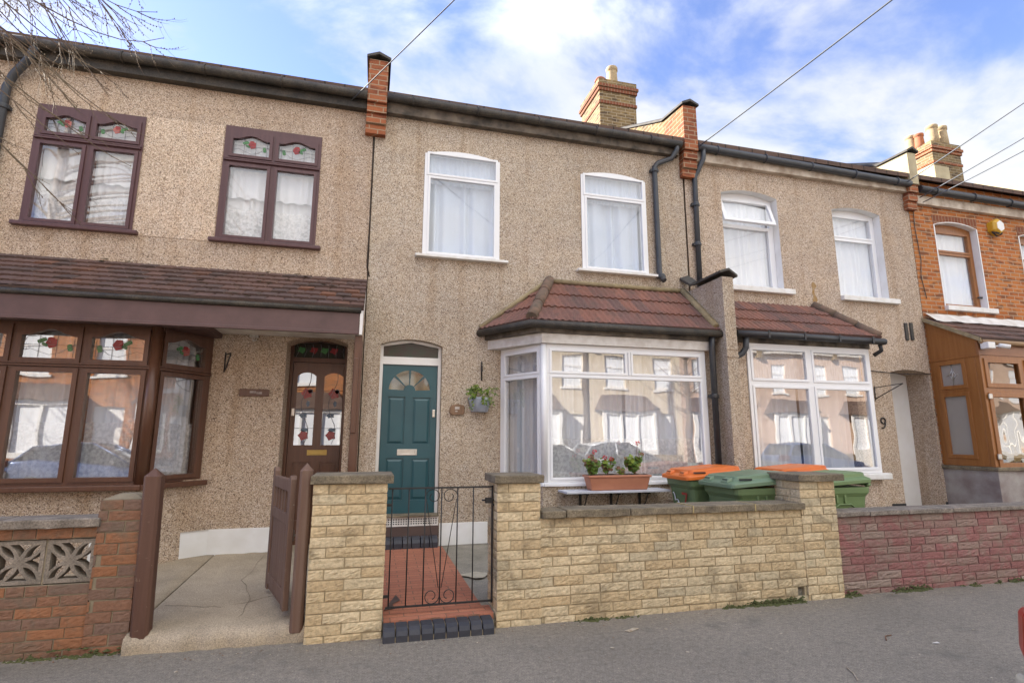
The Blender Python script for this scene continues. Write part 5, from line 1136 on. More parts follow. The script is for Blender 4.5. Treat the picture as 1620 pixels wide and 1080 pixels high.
def geranium(label, x, y, z, h, spread, flowers, seed, dens=1.0, dry=0.15):
    r = random.Random(seed); root = empty('geranium', (x, y, z), label, 'plant', 'geraniums in the window box'); st, lf, fl = MB(), MB(), MB(); tips = []
    for k in range(int(7 * dens)):
        a = r.uniform(0, 2 * pi); d = spread * r.uniform(.2, 1); hh = h * r.uniform(.45, 1); P = [(x, y, z), (x + d * .35 * cos(a), y + d * .25 * sin(a), z + hh * .5), (x + d * cos(a), y + d * .6 * sin(a), z + hh)]; st.tube(P, [.005, .004, .003], 5); tips.append(P[2])
        for m in range(int(17 * dens)):
            q = r.uniform(.25, 1.0); p = Vector(P[0]).lerp(Vector(P[2]), q) + Vector((r.uniform(-.03, .03), r.uniform(-.03, .03), r.uniform(-.02, .03))); aa = r.uniform(0, 2 * pi)
            nrm = Vector((r.uniform(-.5, .5), -.6 + r.uniform(-.4, .4), r.uniform(.2, 1))).normalized(); sd = nrm.cross(Vector((cos(aa), sin(aa), .2))).normalized(); up_ = sd.cross(nrm); rad = r.uniform(.016, .032); n = 9
            mi = 2 if r.random() < dry else (1 if r.random() < .4 else 0)
            c0 = lf.add([p - nrm * rad * .25] + [p + (sd * cos(t_) + up_ * sin(t_)) * rad * (1 + .12 * (-1) ** i - (.5 if i == 0 else 0)) for i, t_ in enumerate([2 * pi * i / n for i in range(n)])])
            for i in range(n): lf.face((c0, c0 + 1 + i, c0 + 1 + (i + 1) % n), mi=mi)
    for fx_, fz_, mi in flowers:
        c = Vector((x + fx_, y - .02, z + fz_)); st.tube([(x + fx_ * .3, y, z + fz_ * .3), (x + fx_ * .8, y - .01, z + fz_ * .8), c], .003, 5)
        for _ in range(26):
            d = Vector((r.gauss(0, 1), r.gauss(0, 1), r.gauss(0, 1))).normalized(); fl.leaf(c + d * .014, d + Vector((0, 0, .2)), Vector((r.uniform(-1, 1), r.uniform(-1, 1), .3)), r.uniform(.014, .024), .018, mi=mi)
    st.build('stem', m_leaf_br, root, recalc=False); lf.build('foliage', [m_leaf, m_leaf_y, m_leaf_br], root, recalc=False)
    if flowers: fl.build('flower', [m_petal, m_petal_o], root, recalc=False)
geranium('bushy geranium with orange red blooms at the left end of the trough', 2.56, 6.09, 1.075, .25, .10, [(-.02, .20, 1), (.03, .27, 0)], 3, 1.5)
geranium('small geranium with a pink red bloom second from the left in the trough', 2.76, 6.09, 1.075, .19, .08, [(.05, .185, 0), (-.04, .20, 0)], 5, .8, .1)
geranium('tall geranium with one bright red bloom at the right side of the trough', 3.12, 6.09, 1.075, .27, .13, [(.04, .37, 0)], 8, 1.4, .12)
geranium('low sparse geranium shoots in the middle of the trough', 2.94, 6.10, 1.075, .09, .05, [], 9, .5, .3)
hb = empty('wall_planter', (1.375, 6.88, 1.85), 'pale blue half round pot with trailing greenery on the wall beside the bay', 'wall pot')
b = MB(); prof = [(.095, 1.835), (.11, 1.84), (.145, 1.97), (.155, 2.005), (.155, 2.02), (.14, 2.02)]; rings = []
for r_0, z in prof: rings.append(b.add([(1.375 + r_0 * cos(a), 6.985 - r_0 * 1.05 * sin(a), z) for a in [pi * i / 14 for i in range(15)]]))
for i in range(len(rings) - 1):
    for j in range(14): b.face((rings[i] + j, rings[i] + j + 1, rings[i + 1] + j + 1, rings[i + 1] + j), smooth=True)
for R_ in (rings[0], rings[-1]): b.face([R_ + j for j in range(15)])
b.face([r0 for r0 in rings] + [r0 + 14 for r0 in rings[::-1]])
b.build('pot', m_pot_blue, hb)
rr = random.Random(12); pl_ = MB(); stm = MB()
tp = empty('trailing_plant', (1.38, 6.9, 2.0), 'bright green trailing plant growing in the blue wall pot', 'plant')
for k in range(26):
    a = rr.uniform(0, pi); d = rr.uniform(.05, .22); zt = rr.uniform(.02, .17) if rr.random() < .6 else rr.uniform(-.14, .04)
    P0 = Vector((1.375 + .08 * cos(a), 6.93 - .06 * sin(a), 2.0)); P2 = Vector((1.385 + d * cos(a) * 1.05, 6.93 - d * .55 * sin(a) - .05, 2.02 + zt - (.05 if abs(cos(a)) > .8 else 0))); P1 = (P0 + P2) / 2 + Vector((0, -.01, .06)); stm.tube([P0, P1, P2], .0025, 5)
    for m in range(9):
        q = rr.uniform(.4, 1); p = P0.lerp(P1, min(1, q * 2)) if q < .5 else P1.lerp(P2, q * 2 - 1)
        pl_.leaf(p, (rr.uniform(-1, 1), rr.uniform(-1, .3), rr.uniform(-.5, .6)), (rr.uniform(-.4, .4), -1, rr.uniform(.2, 1)), rr.uniform(.03, .055), rr.uniform(.018, .03), mi=0 if rr.random() < .6 else 1)
pl_.build('foliage', [m_leaf_y, m_leaf], tp, recalc=False); stm.build('stem', m_leaf, tp, recalc=False)

# ------------------------------------------------------------------ signs, brackets and fittings on the fronts
s1 = empty('name_sign', (-1.355, 6.98, 2.03), 'small dark brown name board with a faded white mark left of the brown door', 'sign')
MB().tbox(TY(FY), -1.515, 1.985, -.025, -1.19, 2.07, -.001).build('board', m_mahog, s1, bevel=.004)
mk = MB(); mk.tbox(TY(FY), -1.40, 2.02, -.028, -1.33, 2.045, -.0255); mk.tbox(TY(FY), -1.325, 2.012, -.028, -1.265, 2.037, -.0255); mk.build('faded_mark', M('faded lettering', (.38, .33, .30), (.2, .15, .13), 30, .7), s1)
s2 = empty('house_sign', (1.08, 6.98, 1.86), 'small worn wooden slice house plaque between teal door and blue pot', 'sign')
MB().plate(TY(FY), [(1.0 + .0, 1.80), (1.165, 1.80), (1.18, 1.825), (1.18, 1.905), (1.16, 1.925), (1.08, 1.935), (1.0, 1.915), (.985, 1.89), (.98, 1.82)], [], -.035, -.001).build('plaque', wood('plaque wood', (.26, .15, .08), (.16, .09, .05), .6), s2, bevel=.012)
mk = MB(); mk.tbox(TY(FY), 1.05, 1.865, -.038, 1.11, 1.90, -.0355); mk.tbox(TY(FY), 1.055, 1.835, -.038, 1.085, 1.85, -.0355); mk.build('faded_mark', M('pale lettering', (.55, .5, .45), (.38, .33, .28), 30, .7), s2)
nn = empty('house_number', (8.0, 6.99, 1.75), 'black number 9 on the wall left of the recessed doorway', 'house number')
b = MB(); b.tube([(8.005 + .043 * cos(a), 6.988, 1.792 + .047 * sin(a)) for a in [2 * pi * i / 22 for i in range(23)]], .010, 8, cap=False); b.tube([(8.048, 6.988, 1.792), (8.044, 6.988, 1.74), (8.025, 6.988, 1.695), (7.995, 6.988, 1.672), (7.968, 6.988, 1.682)], .010, 8); b.build('numeral', m_iron, nn)
def wall_bracket(label, pts_list, loc):
    e = empty('basket_bracket', loc, label, 'bracket', 'iron hanging brackets on the fronts'); b = MB()
    for p, r in pts_list: b.tube(p, r, 6)
    b.build('arm', m_iron, e); return e
wall_bracket('black iron hanging bracket on the wall above the brown name board', [([(-1.70, 6.985, 2.50), (-1.70, 6.985, 2.26)], .008), ([(-1.70, 6.985, 2.47), (-1.60, 6.78, 2.46)], .008), ([(-1.70, 6.985, 2.27), (-1.66, 6.9, 2.31), (-1.60, 6.79, 2.455)], .008), ([(-1.60, 6.78, 2.46), (-1.595, 6.76, 2.42)], .008)], (-1.70, 6.98, 2.4))
wall_bracket('black iron hanging bracket above the pale blue wall pot', [([(1.40, 6.985, 2.50), (1.40, 6.985, 2.25)], .010), ([(1.40, 6.985, 2.46), (1.36, 6.76, 2.40)], .009), ([(1.40, 6.985, 2.26), (1.38, 6.88, 2.30), (1.36, 6.78, 2.39)], .009), ([(1.36, 6.76, 2.40), (1.36, 6.75, 2.37), (1.365, 6.755, 2.345)], .008)], (1.40, 6.98, 2.4))
wall_bracket('thin black iron bracket between the number 9 bay and doorway', [([(7.90, 6.985, 2.34), (7.90, 6.985, 2.12)], .008), ([(7.90, 6.985, 2.32), (8.06, 6.62, 2.36)], .007), ([(7.90, 6.985, 2.14), (8.06, 6.62, 2.36)], .008)], (7.90, 6.98, 2.2))
al = empty('alarm_box', (11.12, 6.95, 5.38), 'yellow and white hexagonal alarm box high on the orange brick wall', 'alarm')
hexp = [(11.12 + .15 * cos(a), 5.385 + .16 * sin(a)) for a in [pi / 2 + pi / 3 * i for i in range(6)]]; hexs = [(11.12 + .11 * cos(a), 5.385 + .12 * sin(a)) for a in [pi / 2 + pi / 3 * i for i in range(6)]]
b = MB(); a0 = b.add([(x, 6.998, z) for x, z in hexp]); a1 = b.add([(x, 6.90, z) for x, z in hexp]); a2 = b.add([(x, 6.86, z) for x, z in hexs])
for i in range(6): j = (i + 1) % 6; b.face((a0 + i, a0 + j, a1 + j, a1 + i)); b.face((a1 + i, a1 + j, a2 + j, a2 + i))
b.face(range(a2, a2 + 6)); b.build('case', m_yell, al, bevel=.006)
b = MB(); b.plate(TY(6.86), [(11.12 + .095 * cos(a), 5.385 + .105 * sin(a)) for a in [pi / 2 + pi / 3 * i for i in range(6)]], [], -.006, 0); b.build('face_panel', m_white, al)
b = MB(); b.poly_prism([(11.06, 6.875, 5.262), (11.18, 6.875, 5.262), (11.235, 6.93, 5.31), (11.12, 6.93, 5.235), (11.005, 6.93, 5.31)], (0, .02, -.03)); b.build('strobe', m_black, al)
cc = empty('security_camera', (9.25, 6.15, 2.93), 'small white security camera under the porch gutter', 'camera')
MB().box(9.15, 6.06, 2.88, 9.30, 6.18, 2.98).build('base', m_white, cc, bevel=.008); b = MB(); b.tube([(9.32, 6.08, 2.92), (9.38, 6.06, 2.92)], .012, 6); b.tube([(9.36, 6.06, 2.93), (9.47, 5.98, 2.90)], .034, 10); b.build('body', m_white, cc)
lf_ = empty('light_fitting', (-1.40, 6.9, 2.75), 'small bare white wall light fitting beneath the porch canopy', 'light'); b = MB(); b.box(-1.45, 6.95, 2.69, -1.36, 6.995, 2.745); b.tube([(-1.43, 6.94, 2.71), (-1.40, 6.92, 2.63)], .006, 5); b.tube([(-1.38, 6.94, 2.71), (-1.40, 6.92, 2.63), (-1.36, 6.92, 2.66)], .006, 5); b.build('body', m_white_old, lf_)

# ------------------------------------------------------------------ telegraph pole and overhead cables
PT = Vector((7.95, -6.6, 8.0))
tp_ = empty('telegraph_pole', (7.95, -6.6, 0), 'tall brown wooden telegraph pole on the pavement across the street', 'telegraph pole')
MB().tube([(7.95, -6.6, -.2), (7.95, -6.6, 4), (7.95, -6.6, 8.4)], [.15, .125, .10], 14).build('pole', m_pole, tp_); MB().lathe([(.16, 7.9), (.17, 7.93), (.16, 7.96)], (7.95, -6.6, 0), 14).build('cable_ring', m_steel, tp_)
for k in range(6): MB().tube([(7.95 + .12 * (-1) ** k, -6.6, 3.0 + k * .6), (7.95 + .28 * (-1) ** k, -6.6, 3.0 + k * .6)], .01, 6).build('step_iron', m_iron, tp_)
def cable(label, a, sag=.25, r=.008, extra=None):
    a = Vector(a); P = []
    for i in range(33): q = i / 32; p = a.lerp(PT, q); p.z -= sag * 4 * q * (1 - q); P.append(p)
    b = MB(); b.tube((extra or []) + P, r, 6); return tag(b.build('overhead_cable', m_cable, off=a), label, 'cable', 'overhead cables')
cable('overhead cable rising from the eaves beside the left orange parapet', (-.45, 6.90, 5.96), .12, .008)
cable('overhead cable rising from the parapet above the fin between two bays', (4.80, 6.80, 6.02), .12, .010)
cable('upper of the three overhead cables at the right edge', (8.95, 6.86, 5.94), .05, .009)
cable('middle of the three overhead cables at the right edge', (9.18, 6.80, 5.68), .35, .008)
cable('lowest of the three overhead cables at the right edge', (9.24, 6.80, 5.60), .55, .008)
b = MB(); b.tube([(9.24, 6.985, 5.62), (9.22, 6.985, 5.2), (9.26, 6.985, 4.6), (9.21, 6.985, 4.3), (9.27, 6.985, 3.9)], .006, 5); tag(b.build('wall_cable', m_black, off=(9.24, 6.985, 5.62)), 'thin dark cable running down the corner of the orange brick wall', 'cable')
b = MB(); b.tube([(7.75, 6.99, 2.60), (8.2, 6.985, 2.58), (8.5, 6.985, 2.56), (8.9, 6.985, 2.57), (9.13, 6.985, 2.585)], .007, 5); tag(b.build('wall_cable', m_black, off=(8.3, 6.985, 2.58)), 'thin black cable strung across the top of the recessed doorway', 'cable')

# ------------------------------------------------------------------ street tree (bare birch) left of the camera
tr = empty('birch_tree', (-6.0, 2.5, 0), 'bare birch tree whose drooping twigs hang in at the upper left', 'tree')
rt_ = random.Random(21)
def bez(p0, p1, p2, p3, n): 
    p0, p1, p2, p3 = map(Vector, (p0, p1, p2, p3)); return [p0 * (1 - q) ** 3 + p1 * 3 * q * (1 - q) ** 2 + p2 * 3 * q * q * (1 - q) + p3 * q ** 3 for q in [i / n for i in range(n + 1)]]
MB().tube([(-6.0, 2.5, -.1), (-5.98, 2.5, .4), (-6.02, 2.55, 2), (-5.9, 2.5, 4), (-5.95, 2.6, 6), (-5.95, 2.55, 8), (-6.0, 2.5, 9.5)], [.20, .155, .135, .115, .085, .05, .02], 14).build('trunk', m_bark, tr)
limbs = MB(); twigs = MB()
def twig(P, r0, depth, buds=True):
    n = len(P); twigs.tube(P, [r0 * (1 - .75 * i / (n - 1)) for i in range(n)], 5 if r0 > .004 else 4, tone=.5)
    if depth <= 0: return
    for i in range(2, n - 1):
        if rt_.random() < (.62 if depth > 1 else .40):
            d = (P[i] - P[i - 1]).normalized(); L = (P[-1] - P[i]).length * rt_.uniform(.25, .6) + .12
            a = (d + Vector((rt_.uniform(-.6, .6), rt_.uniform(-.5, .5), rt_.uniform(-.75, .35)))).normalized(); e = P[i] + a * L + Vector((0, 0, -.10 * L)); q = [P[i].lerp(e, k / 6) + Vector((0, 0, -.05 * L * sin(pi * k / 6) + .10 * L * (k / 6) ** 3)) for k in range(7)]
            twig(q, r0 * .55, depth - 1)
    for i in range(1, n):
        if rt_.random() < .7: p = P[i]; twigs.lathe([(.0008, -.008), (.0045, 0), (.0008, .010)], p + Vector((rt_.uniform(-.006, .006), 0, rt_.uniform(-.004, .004))), 5)
targets = [((-5.95, 2.6, 5.9), (-3.5, 3.6, 6.3), (-2.6, 4.6, 4.72), (-1.88, 4.55, 4.98)), ((-5.95, 2.6, 5.4), (-3.6, 3.8, 5.6), (-2.6, 4.8, 4.45), (-1.84, 4.62, 4.80)), ((-5.95, 2.6, 6.5), (-3.4, 3.6, 7.0), (-2.6, 4.5, 5.3), (-2.02, 4.6, 4.66)),
           ((-5.95, 2.6, 6.2), (-3.4, 3.9, 6.6), (-2.9, 4.6, 5.1), (-2.2, 4.7, 4.25)), ((-5.95, 2.6, 5.2), (-3.6, 3.8, 5.7), (-2.8, 4.9, 4.3), (-1.95, 4.9, 4.03)), ((-5.95, 2.6, 5.0), (-3.5, 4.0, 5.2), (-2.9, 5.0, 4.1), (-2.1, 5.0, 3.80)),
           ((-5.95, 2.6, 4.8), (-3.6, 4.1, 4.8), (-3.1, 5.0, 3.9), (-2.45, 5.0, 3.30)), ((-5.95, 2.6, 5.6), (-3.5, 4.0, 5.9), (-3.0, 4.8, 4.6), (-2.15, 4.75, 4.45)), ((-5.95, 2.6, 7.2), (-3.3, 3.6, 7.6), (-2.5, 4.4, 6.0), (-1.95, 4.45, 5.05)), ((-5.95, 2.6, 5.8), (-3.3, 3.6, 6.2), (-2.7, 4.4, 5.0), (-2.3, 4.45, 4.75)),
           ((-5.95, 2.6, 4.9), (-3.7, 3.9, 4.9), (-3.1, 4.6, 4.3), (-2.35, 4.7, 3.72)), ((-5.95, 2.6, 6.8), (-3.5, 3.9, 7.1), (-3.0, 4.7, 5.6), (-2.55, 4.8, 4.5))]
for i in range(9):
    ex, ez = -2.95 + .75 * rt_.random(), 4.15 + 1.2 * rt_.random(); ey = rt_.uniform(4.3, 5.0); targets.append(((-5.95, 2.6, ez + 1.1), (-3.6, 3.7, ez + 1.35), (ex - .5, ey, ez + .5), (ex, ey + .05, ez)))
for p in targets:
    P = bez(*p, 16); k = 5
    limbs.tube(P[:k + 1], [.028 - .0028 * i for i in range(k + 1)], 8); twig(P[k:], .0095, 3 if p[3][2] > 4.4 else 2)
for _ in range(26):
    a = rt_.uniform(.9, 2 * pi - .4); h = rt_.uniform(3.2, 8.8); L = rt_.uniform(1.0, 2.6) * (1 - (h - 3) / 11); p0 = Vector((-5.95, 2.55, h)); d = Vector((cos(a), sin(a), .55)); e = p0 + d * L + Vector((0, 0, -.35 * L)); P = bez(p0, p0 + d * L * .45 + Vector((0, 0, .3)), p0 + d * L * .85 + Vector((0, 0, .15)), e, 12)
    if e.x > -2.4 and e.y > 2.2: continue
    limbs.tube(P[:6], [.035 - .004 * i for i in range(6)], 7); twig(P[5:], .012, 2)
limbs.build('limb', m_twig, tr, recalc=False); tw = twigs.build('twigs', m_twig, tr, recalc=False); tw['kind'] = 'stuff'

# ------------------------------------------------------------------ cars
def make_car(label, paint, wheels=True):
    """hatchback, rear at local x = 0, nose at x = 4, right side y = -0.86 .. left 0.86, base z = 0"""
    r = empty('parked_car', (0, 0, 0), label, 'car', 'parked cars')
    st = [  # x, half width low, z sill, z belt, half width belt
        (0.00, .70, .42, .98, .66), (.06, .78, .30, 1.04, .76), (.25, .835, .24, 1.06, .82), (.8, .86, .22, 1.04, .83), (1.6, .865, .22, .955, .84), (2.5, .86, .22, .93, .83), (3.1, .85, .23, .90, .80), (3.6, .82, .25, .82, .74), (3.9, .74, .30, .72, .64), (4.0, .60, .36, .62, .52)]
    b = MB(); R = []
    for x, hw, zs, zb, hb in st:
        pts = [(-hw * .85, zs), (-hw, zs + .10), (-hw, zs + (zb - zs) * .55), (-hb, zb - .03), (-hb + .05, zb), (hb - .05, zb), (hb, zb - .03), (hw, zs + (zb - zs) * .55), (hw, zs + .10), (hw * .85, zs)]
        R.append(b.add([(x, y, z) for y, z in pts]))
    for a, c in zip(R[:-1], R[1:]):
        for i in range(10): j = (i + 1) % 10; b.face((a + i, a + j, c + j, c + i), smooth=True)
    b.face([R[0] + i for i in range(10)][::-1]); b.face([R[-1] + i for i in range(10)])
    bo = b.build('body', paint, r); m_ = bo.modifiers.new('sub', 'SUBSURF'); m_.levels = 1; m_.render_levels = 2
    g = MB(); R = []
    for x, z, h in ((.12, .94, .72), (.55, 1.40, .60), (1.2, 1.48, .59), (1.9, 1.45, .60), (2.95, .90, .72)):
        R.append(g.add([(x, -h - .12 * (z < 1), .90), (x, -h, z), (x, -h * .6, z + .025), (x, h * .6, z + .025), (x, h, z), (x, h + .12 * (z < 1), .90)] if False else [(x, -.80, .90), (x, -h, z), (x, -h * .6, z + .02), (x, h * .6, z + .02), (x, h, z), (x, .80, .90)]))
    for a, c in zip(R[:-1], R[1:]):
        for i in range(5): g.face((a + i, a + i + 1, c + i + 1, c + i), smooth=True)
    g.build('window_glass', m_carglass, r)
    rf = MB(); R = [rf.add([(x, -h, z), (x, -h * .55, z + .02), (x, h * .55, z + .02), (x, h, z)]) for x, z, h in ((.50, 1.42, .60), (1.2, 1.495, .595), (1.95, 1.455, .60))]
    for a, c in zip(R[:-1], R[1:]):
        for i in range(3): rf.face((a + i, a + i + 1, c + i + 1, c + i), smooth=True)
    rfo = rf.build('roof_panel', paint, r); so_ = rfo.modifiers.new('thick', 'SOLIDIFY'); so_.thickness = .03
    pil = MB()
    for s in (-1, 1):
        pil.tube([(.14, s * .78, .94), (.55, s * .605, 1.40)], .035, 6); pil.tube([(1.95, s * .605, 1.45), (2.92, s * .76, .92)], .03, 6); pil.tube([(1.45, s * .80, .92), (1.35, s * .605, 1.46)], .03, 6)
    pil.build('pillar', paint, r)
    for s in (-1, 1):
        t_ = MB(); t_.hexa([(-.045, s * .50, .86), (-.022, s * .74, .86), (.14, s * .862, .86), (.10, s * .50, .86), (-.01, s * .52, 1.04), (.0, s * .73, 1.05), (.13, s * .835, 1.04), (.10, s * .52, 1.04)]); t_.build('tail_light', m_tail, r, bevel=.035, seg=4)
        h_ = MB(); h_.hexa([(3.72, s * .55, .60), (3.97, s * .50, .60), (3.80, s * .76, .62), (3.6, s * .80, .62), (3.66, s * .55, .74), (3.86, s * .48, .73), (3.70, s * .73, .75), (3.55, s * .77, .75)]); h_.build('headlight', m_lamp, r, bevel=.01)
        mi_ = MB(); mi_.box(2.45, s * .93 - .07, .92, 2.57, s * .93 + .07, 1.05); mi_.build('wing_mirror', m_bumper, r, bevel=.03)
        for x in (.72, 3.2):
            w = MB(); w.tube([(x, s * .68, .31), (x, s * .875, .31)], .31, 24, smooth=False); w = w.build('wheel', m_rubber, r, bevel=.03)
            k = MB(); k.tube([(x, s * .80, .31), (x, s * .882, .31)], .20, 20, smooth=False); k.build('rim', m_steel, w, bevel=.01)
    bp = MB(); R = []
    for x, h, z0, z1 in ((-.055, .56, .40, .80), (-.04, .70, .37, .82), (.045, .825, .33, .82), (.22, .868, .30, .70)):
        R.append(bp.add([(x, -h, z0), (x, -h, z1), (x, h, z1), (x, h, z0)]))
    for a, c in zip(R[:-1], R[1:]):
        for i in range(4): j = (i + 1) % 4; bp.face((a + i, a + j, c + j, c + i))
    bp.face([R[0] + i for i in range(4)]); bp.face([R[-1] + i for i in range(4)]); bp.build('bumper', m_bumper, r, bevel=.02)
    MB().box(-.085, -.26, .44, -.066, .26, .55).build('number_plate', m_yell, r, bevel=.004)
    return r
c0 = make_car('grey parked car whose red tail light shows at the bottom right', m_car); put(c0, 2.19, .74, -.12, 0)
oc = []
for i, (x, m, lab) in enumerate(((-9.0, m_car_blue, 'dark blue parked car across the street opposite the brown bay'), (6.5, m_car_silver, 'silver parked car across the street opposite the tiled bay'), (14.5, m_car_blue, 'dark blue parked car across the street opposite the number 9 house'), (21.5, m_car_white, 'white parked car across the street furthest along'))):
    c = make_car(lab, m); put(c, x, -4.65, -.12, 0)

# ------------------------------------------------------------------ houses across the street (seen in the window reflections)
def opposite(nm, wall_mat, brickc, roofm, frame):
    r = empty('terraced_house', (0, 0, 0), nm, 'house', 'houses across the street'); w = 4.6; t = T((0, 0, 0)); mb = MB()
    wins = [(.45, 1.45, 3.8, 5.3), (2.9, 3.9, 3.8, 5.3)]; door = (.35, 1.25, .1, 2.6)
    hs = [rect(*q) for q in wins] + [rect(*door)]; mb.sheet(t, rect(0, w, -.1, 6.05), hs, 0)
    for h in hs: mb.rim(t, h, 0, .15)
    mb.box(.0, .2, -.1, .05, 8, 6); mb.box(w - .05, .2, -.1, w, 8, 6); mb.box(.06, .6, 0, w - .06, .65, 6.0); mb.build('wall', wall_mat, r)
    for q in wins:
        f = MB(); f.plate(t, rect(*q), [rect(q[0] + .08, q[1] - .08, q[2] + .08, q[2] + .95), rect(q[0] + .08, q[1] - .08, q[2] + 1.03, q[3] - .08)], .06, .12); f.tbox(t, q[0] - .08, q[2] - .09, -.06, q[1] + .08, q[2] - .002, .1); f = f.build('window', frame, r)
        MB().tbox(t, q[0] + .05, q[2] + .05, .09, q[1] - .05, q[3] - .05, .1).build('pane', m_net, f)
    MB().tbox(t, door[0], door[2], .10, door[1], door[3], .15).build('front_door', m_teal if wall_mat is m_dash_left else m_white, r)
    b = MB(); b.plate(T((0, -.65, 0)), rect(1.7, 4.35, 0, 2.75), [rect(1.85, 2.6, 1.0, 2.6), rect(2.7, 3.4, 1.0, 2.6), rect(3.5, 4.2, 1.0, 2.6)], 0, .08); b.build('bay_window', frame, r)
    MB().box(1.72, -.63, .05, 4.33, -.56, .98).build('bay_wall', wall_mat, r); MB().box(1.75, -.56, 1.0, 4.3, -.55, 2.6).build('bay_pane', m_net, r)
    b = MB(); b.hexa([(1.55, -.78, 2.76), (4.5, -.78, 2.76), (4.5, 0, 2.76), (1.55, 0, 2.76), (1.95, -.1, 3.45), (4.1, -.1, 3.45), (4.1, 0, 3.46), (1.95, 0, 3.46)]); b.build('bay_roof', roofm, r)
    b = MB(); b.poly_prism([(0, -.25, 5.95), (0, 4.2, 8.0), (0, 8.4, 5.95)], (w, 0, 0)); b.build('roof', roofm, r); MB().box(-.02, -.2, 5.8, w, -.005, 6.0).build('fascia', m_white_old, r); MB().box(-.12, -.28, 5.6, .12, 4.2, 6.7).build('parapet', brickc, r)
    MB().box(-.5, 3.5, 6.5, .5, 4.5, 9.2).build('chimney', brickc, r); MB().box(1.4, -2.2, 0, w, -2.0, .85).build('front_wall', brickc, r)
    return r
def dash_op(n, c1, c2): return M(n, c1, c2, 3, .9, .3, 50, fine=.4)
oA = opposite('cream rendered terraced house across the street mirrored in the tiled bay', dash_op('cream dash', (.62, .53, .40), (.52, .43, .31)), m_brick_stock, m_rooftile, m_white)
oB = opposite('orange brick terraced house across the street mirrored in the brown bay', m_brick_orange, m_brick_red, m_rooftile, m_white)
oC = opposite('pink rendered terraced house across the street mirrored in the right hand bay', dash_op('pink dash', (.58, .42, .32), (.50, .35, .26)), m_brick_stock, m_rooftile, m_white)
def place(o, x): o.location = (x, -10.4, 0); o.rotation_euler = (0, 0, pi)
xs_ = [-22.4 + 4.6 * i for i in range(14)]
first = {}
for x in xs_:
    src = oB if x < 1 else (oA if x < 18 else oC)
    if id(src) in first: o = copy_tree(src)
    else: o = src; first[id(src)] = 1
    place(o, x)
st_ = MB()
for i, (x, h) in enumerate(((-14, 7.5), (12.5, 7.0), (24, 8))):
    t_ = empty('street_tree', (x, -6.9, 0), 'bare street tree on the far pavement across the street', 'tree', 'bare trees across the street'); b = MB(); rr = random.Random(i); b.tube([(x, -6.9, 0), (x + .05, -6.9, 2.2), (x, -6.9, 4.5), (x + .1, -6.9, h)], [.16, .13, .08, .02], 8)
    b.build('trunk', m_twig, t_); b = MB()
    for _ in range(60):
        z = rr.uniform(2, h); a = rr.uniform(0, 2 * pi); L = rr.uniform(.6, 2.0); p = Vector((x, -6.9, z)); e = p + Vector((cos(a) * L, sin(a) * L, L * .8)); b.tube([p, p.lerp(e, .5) + Vector((0, 0, -.1)), e], [.02, .012, .003], 4)
        for _ in range(5): q = p.lerp(e, rr.uniform(.3, .9)); b.tube([q, q + Vector((rr.uniform(-.5, .5), rr.uniform(-.5, .5), rr.uniform(-.1, .5)))], [.006, .002], 3)
    b.build('crown', m_twig, t_, recalc=False)

# ------------------------------------------------------------------ moss, weeds and litter on the pavement
rm = random.Random(5)
def moss_strip(nm, x0, x1, yf, dens, hmax):
    mb = MB(); n = int((x1 - x0) * dens)
    for _ in range(n):
        x = rm.uniform(x0, x1); den = mnoise.noise(Vector((x * 2.3, yf, 2))) + .5 * mnoise.noise(Vector((x * 7, 1, 2)))
        if den < rm.uniform(-.15, .45): continue
        y = yf - abs(rm.gauss(0, .022)); s = rm.uniform(.006, .018); z = rm.uniform(0, hmax) * rm.random() if rm.random() < .35 else 0.0
        c = Vector((x, y if z == 0 else yf - .006, z + s * .3)); b = mb.add([c + Vector((s * 1.6 * cos(a), s * sin(a), -s * .35 + rm.uniform(-.002, .002))) for a in [2 * pi * i / 6 for i in range(6)]] + [c + Vector((rm.uniform(-.004, .004), 0, s * .55))])
        for i in range(6): mb.face((b + i, b + (i + 1) % 6, b + 6))
        if rm.random() < .12: mb.leaf(c, (rm.uniform(-.6, .6), -.3, 1), (rm.uniform(-1, 1), -1, 0), rm.uniform(.012, .03), .010)
    o = mb.build(nm, m_moss, recalc=False); tag(o, None, None, kind='stuff'); o['label'] = 'dull green moss along the foot of the garden walls'; o['category'] = 'moss'; return o
moss_strip('moss', 2.5, 4.1, 4.55, 900, .05); moss_strip('moss', 4.5, 9.2, 4.595, 700, .05); moss_strip('moss', -4.5, -1.6, 4.72, 260, .07); moss_strip('moss', 1.06, 2.6, 4.55, 160, .02)
lt_ = MB()
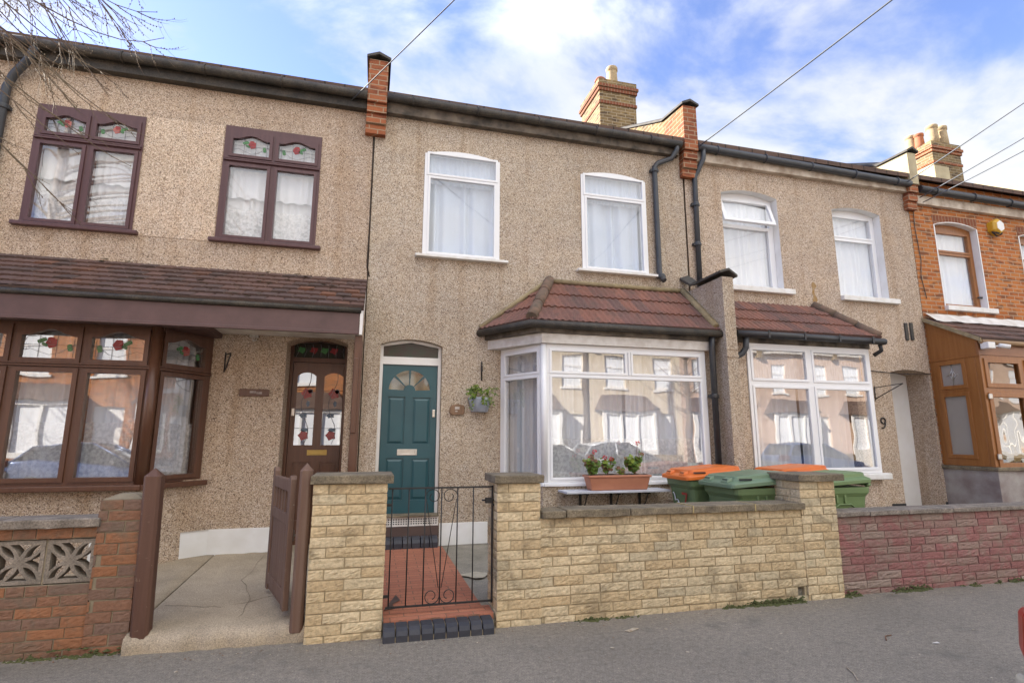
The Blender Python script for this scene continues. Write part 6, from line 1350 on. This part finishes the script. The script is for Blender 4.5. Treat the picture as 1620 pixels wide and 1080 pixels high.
for _ in range(560):
    if rm.random() < .62:
        x = rm.uniform(-3.0, 7.5); wl2 = 4.72 if x < -1.6 else (4.58 if x < -.4 else (4.42 if .16 < x < 1.05 else (4.55 if x < 4.5 else 4.6))); y = wl2 - abs(rm.gauss(0, .10)) - .015; s = rm.uniform(.003, .009)
    else: x, y, s = rm.uniform(-2.5, 6.5), rm.uniform(2.5, 4.45), rm.uniform(.003, .007) * (2.2 if rm.random() < .12 else 1)
    a = rm.uniform(0, 6.28); b = lt_.add([(x + s * k * cos(a + t_), y + s * k2 * sin(a + t_), .003 + rm.uniform(0, .004)) for t_, k, k2 in ((0, 1, 1), (1.3, 1.2, .6), (2.6, .8, 1), (3.9, 1.1, .8), (5.2, .7, 1))]); lt_.face(range(b, b + 5), mi=rm.choice((0, 0, 1)))
lo = lt_.build('leaf_litter', [m_litter, m_leaf_br], recalc=False); lo['kind'] = 'stuff'; lo['label'] = 'tiny pale flakes and leaf bits scattered on the pavement'; lo['category'] = 'litter'
def scrap(label, pts, r=None, mat=None, nm='twig_scrap', cat='twig'):
    b = MB()
    if r: b.tube(pts, r, 5)
    else:
        P = [Vector(p) for p in pts]; n = len(P); q = b.add(P + [p + Vector((0, 0, .004)) for p in P]); b.face(range(q + n - 1, q - 1, -1)); b.face(range(q + n, q + 2 * n))
        for i in range(n): j = (i + 1) % n; b.face((q + i, q + j, q + n + j, q + n + i))
    return tag(b.build(nm, mat or m_litter, off=pts[0]), label, cat)
scrap('pale paper scrap on the pavement below the yellow garden wall', [(2.02, 4.22, .004), (2.12, 4.26, .006), (2.16, 4.245, .004), (2.05, 4.19, .003)], None, m_litter, 'paper_scrap', 'litter')
scrap('small white paper scrap on the pavement nearer the bottom right', [(4.13, 3.42, .004), (4.18, 3.40, .006), (4.19, 3.43, .004)], None, m_white_old, 'paper_scrap', 'litter')
scrap('thin forked brown twig lying on the pavement in front of the red wall', [(3.85, 3.55, .006), (3.92, 3.62, .008), (3.99, 3.63, .006)], .004, m_leaf_br)
scrap('curved straw coloured twig lying on the pavement near the bottom edge', [(3.05, 3.05, .006), (3.11, 3.14, .008), (3.14, 3.22, .006)], .004, m_litter)
wr = MB(); wr.hexa([(-.96, 6.90, .225), (-.86, 6.90, .225), (-.86, 6.98, .225), (-.96, 6.98, .225), (-.93, 6.92, .36), (-.88, 6.92, .37), (-.88, 6.96, .36), (-.93, 6.96, .35)]); tag(wr.build('plastic_bag', M('lilac plastic', (.30, .28, .36), (.2, .19, .26), 20, .4), off=(-.9, 6.94, .22), bevel=.02), 'crumpled lilac grey plastic bag beside the white plinth behind the gate', 'bag')
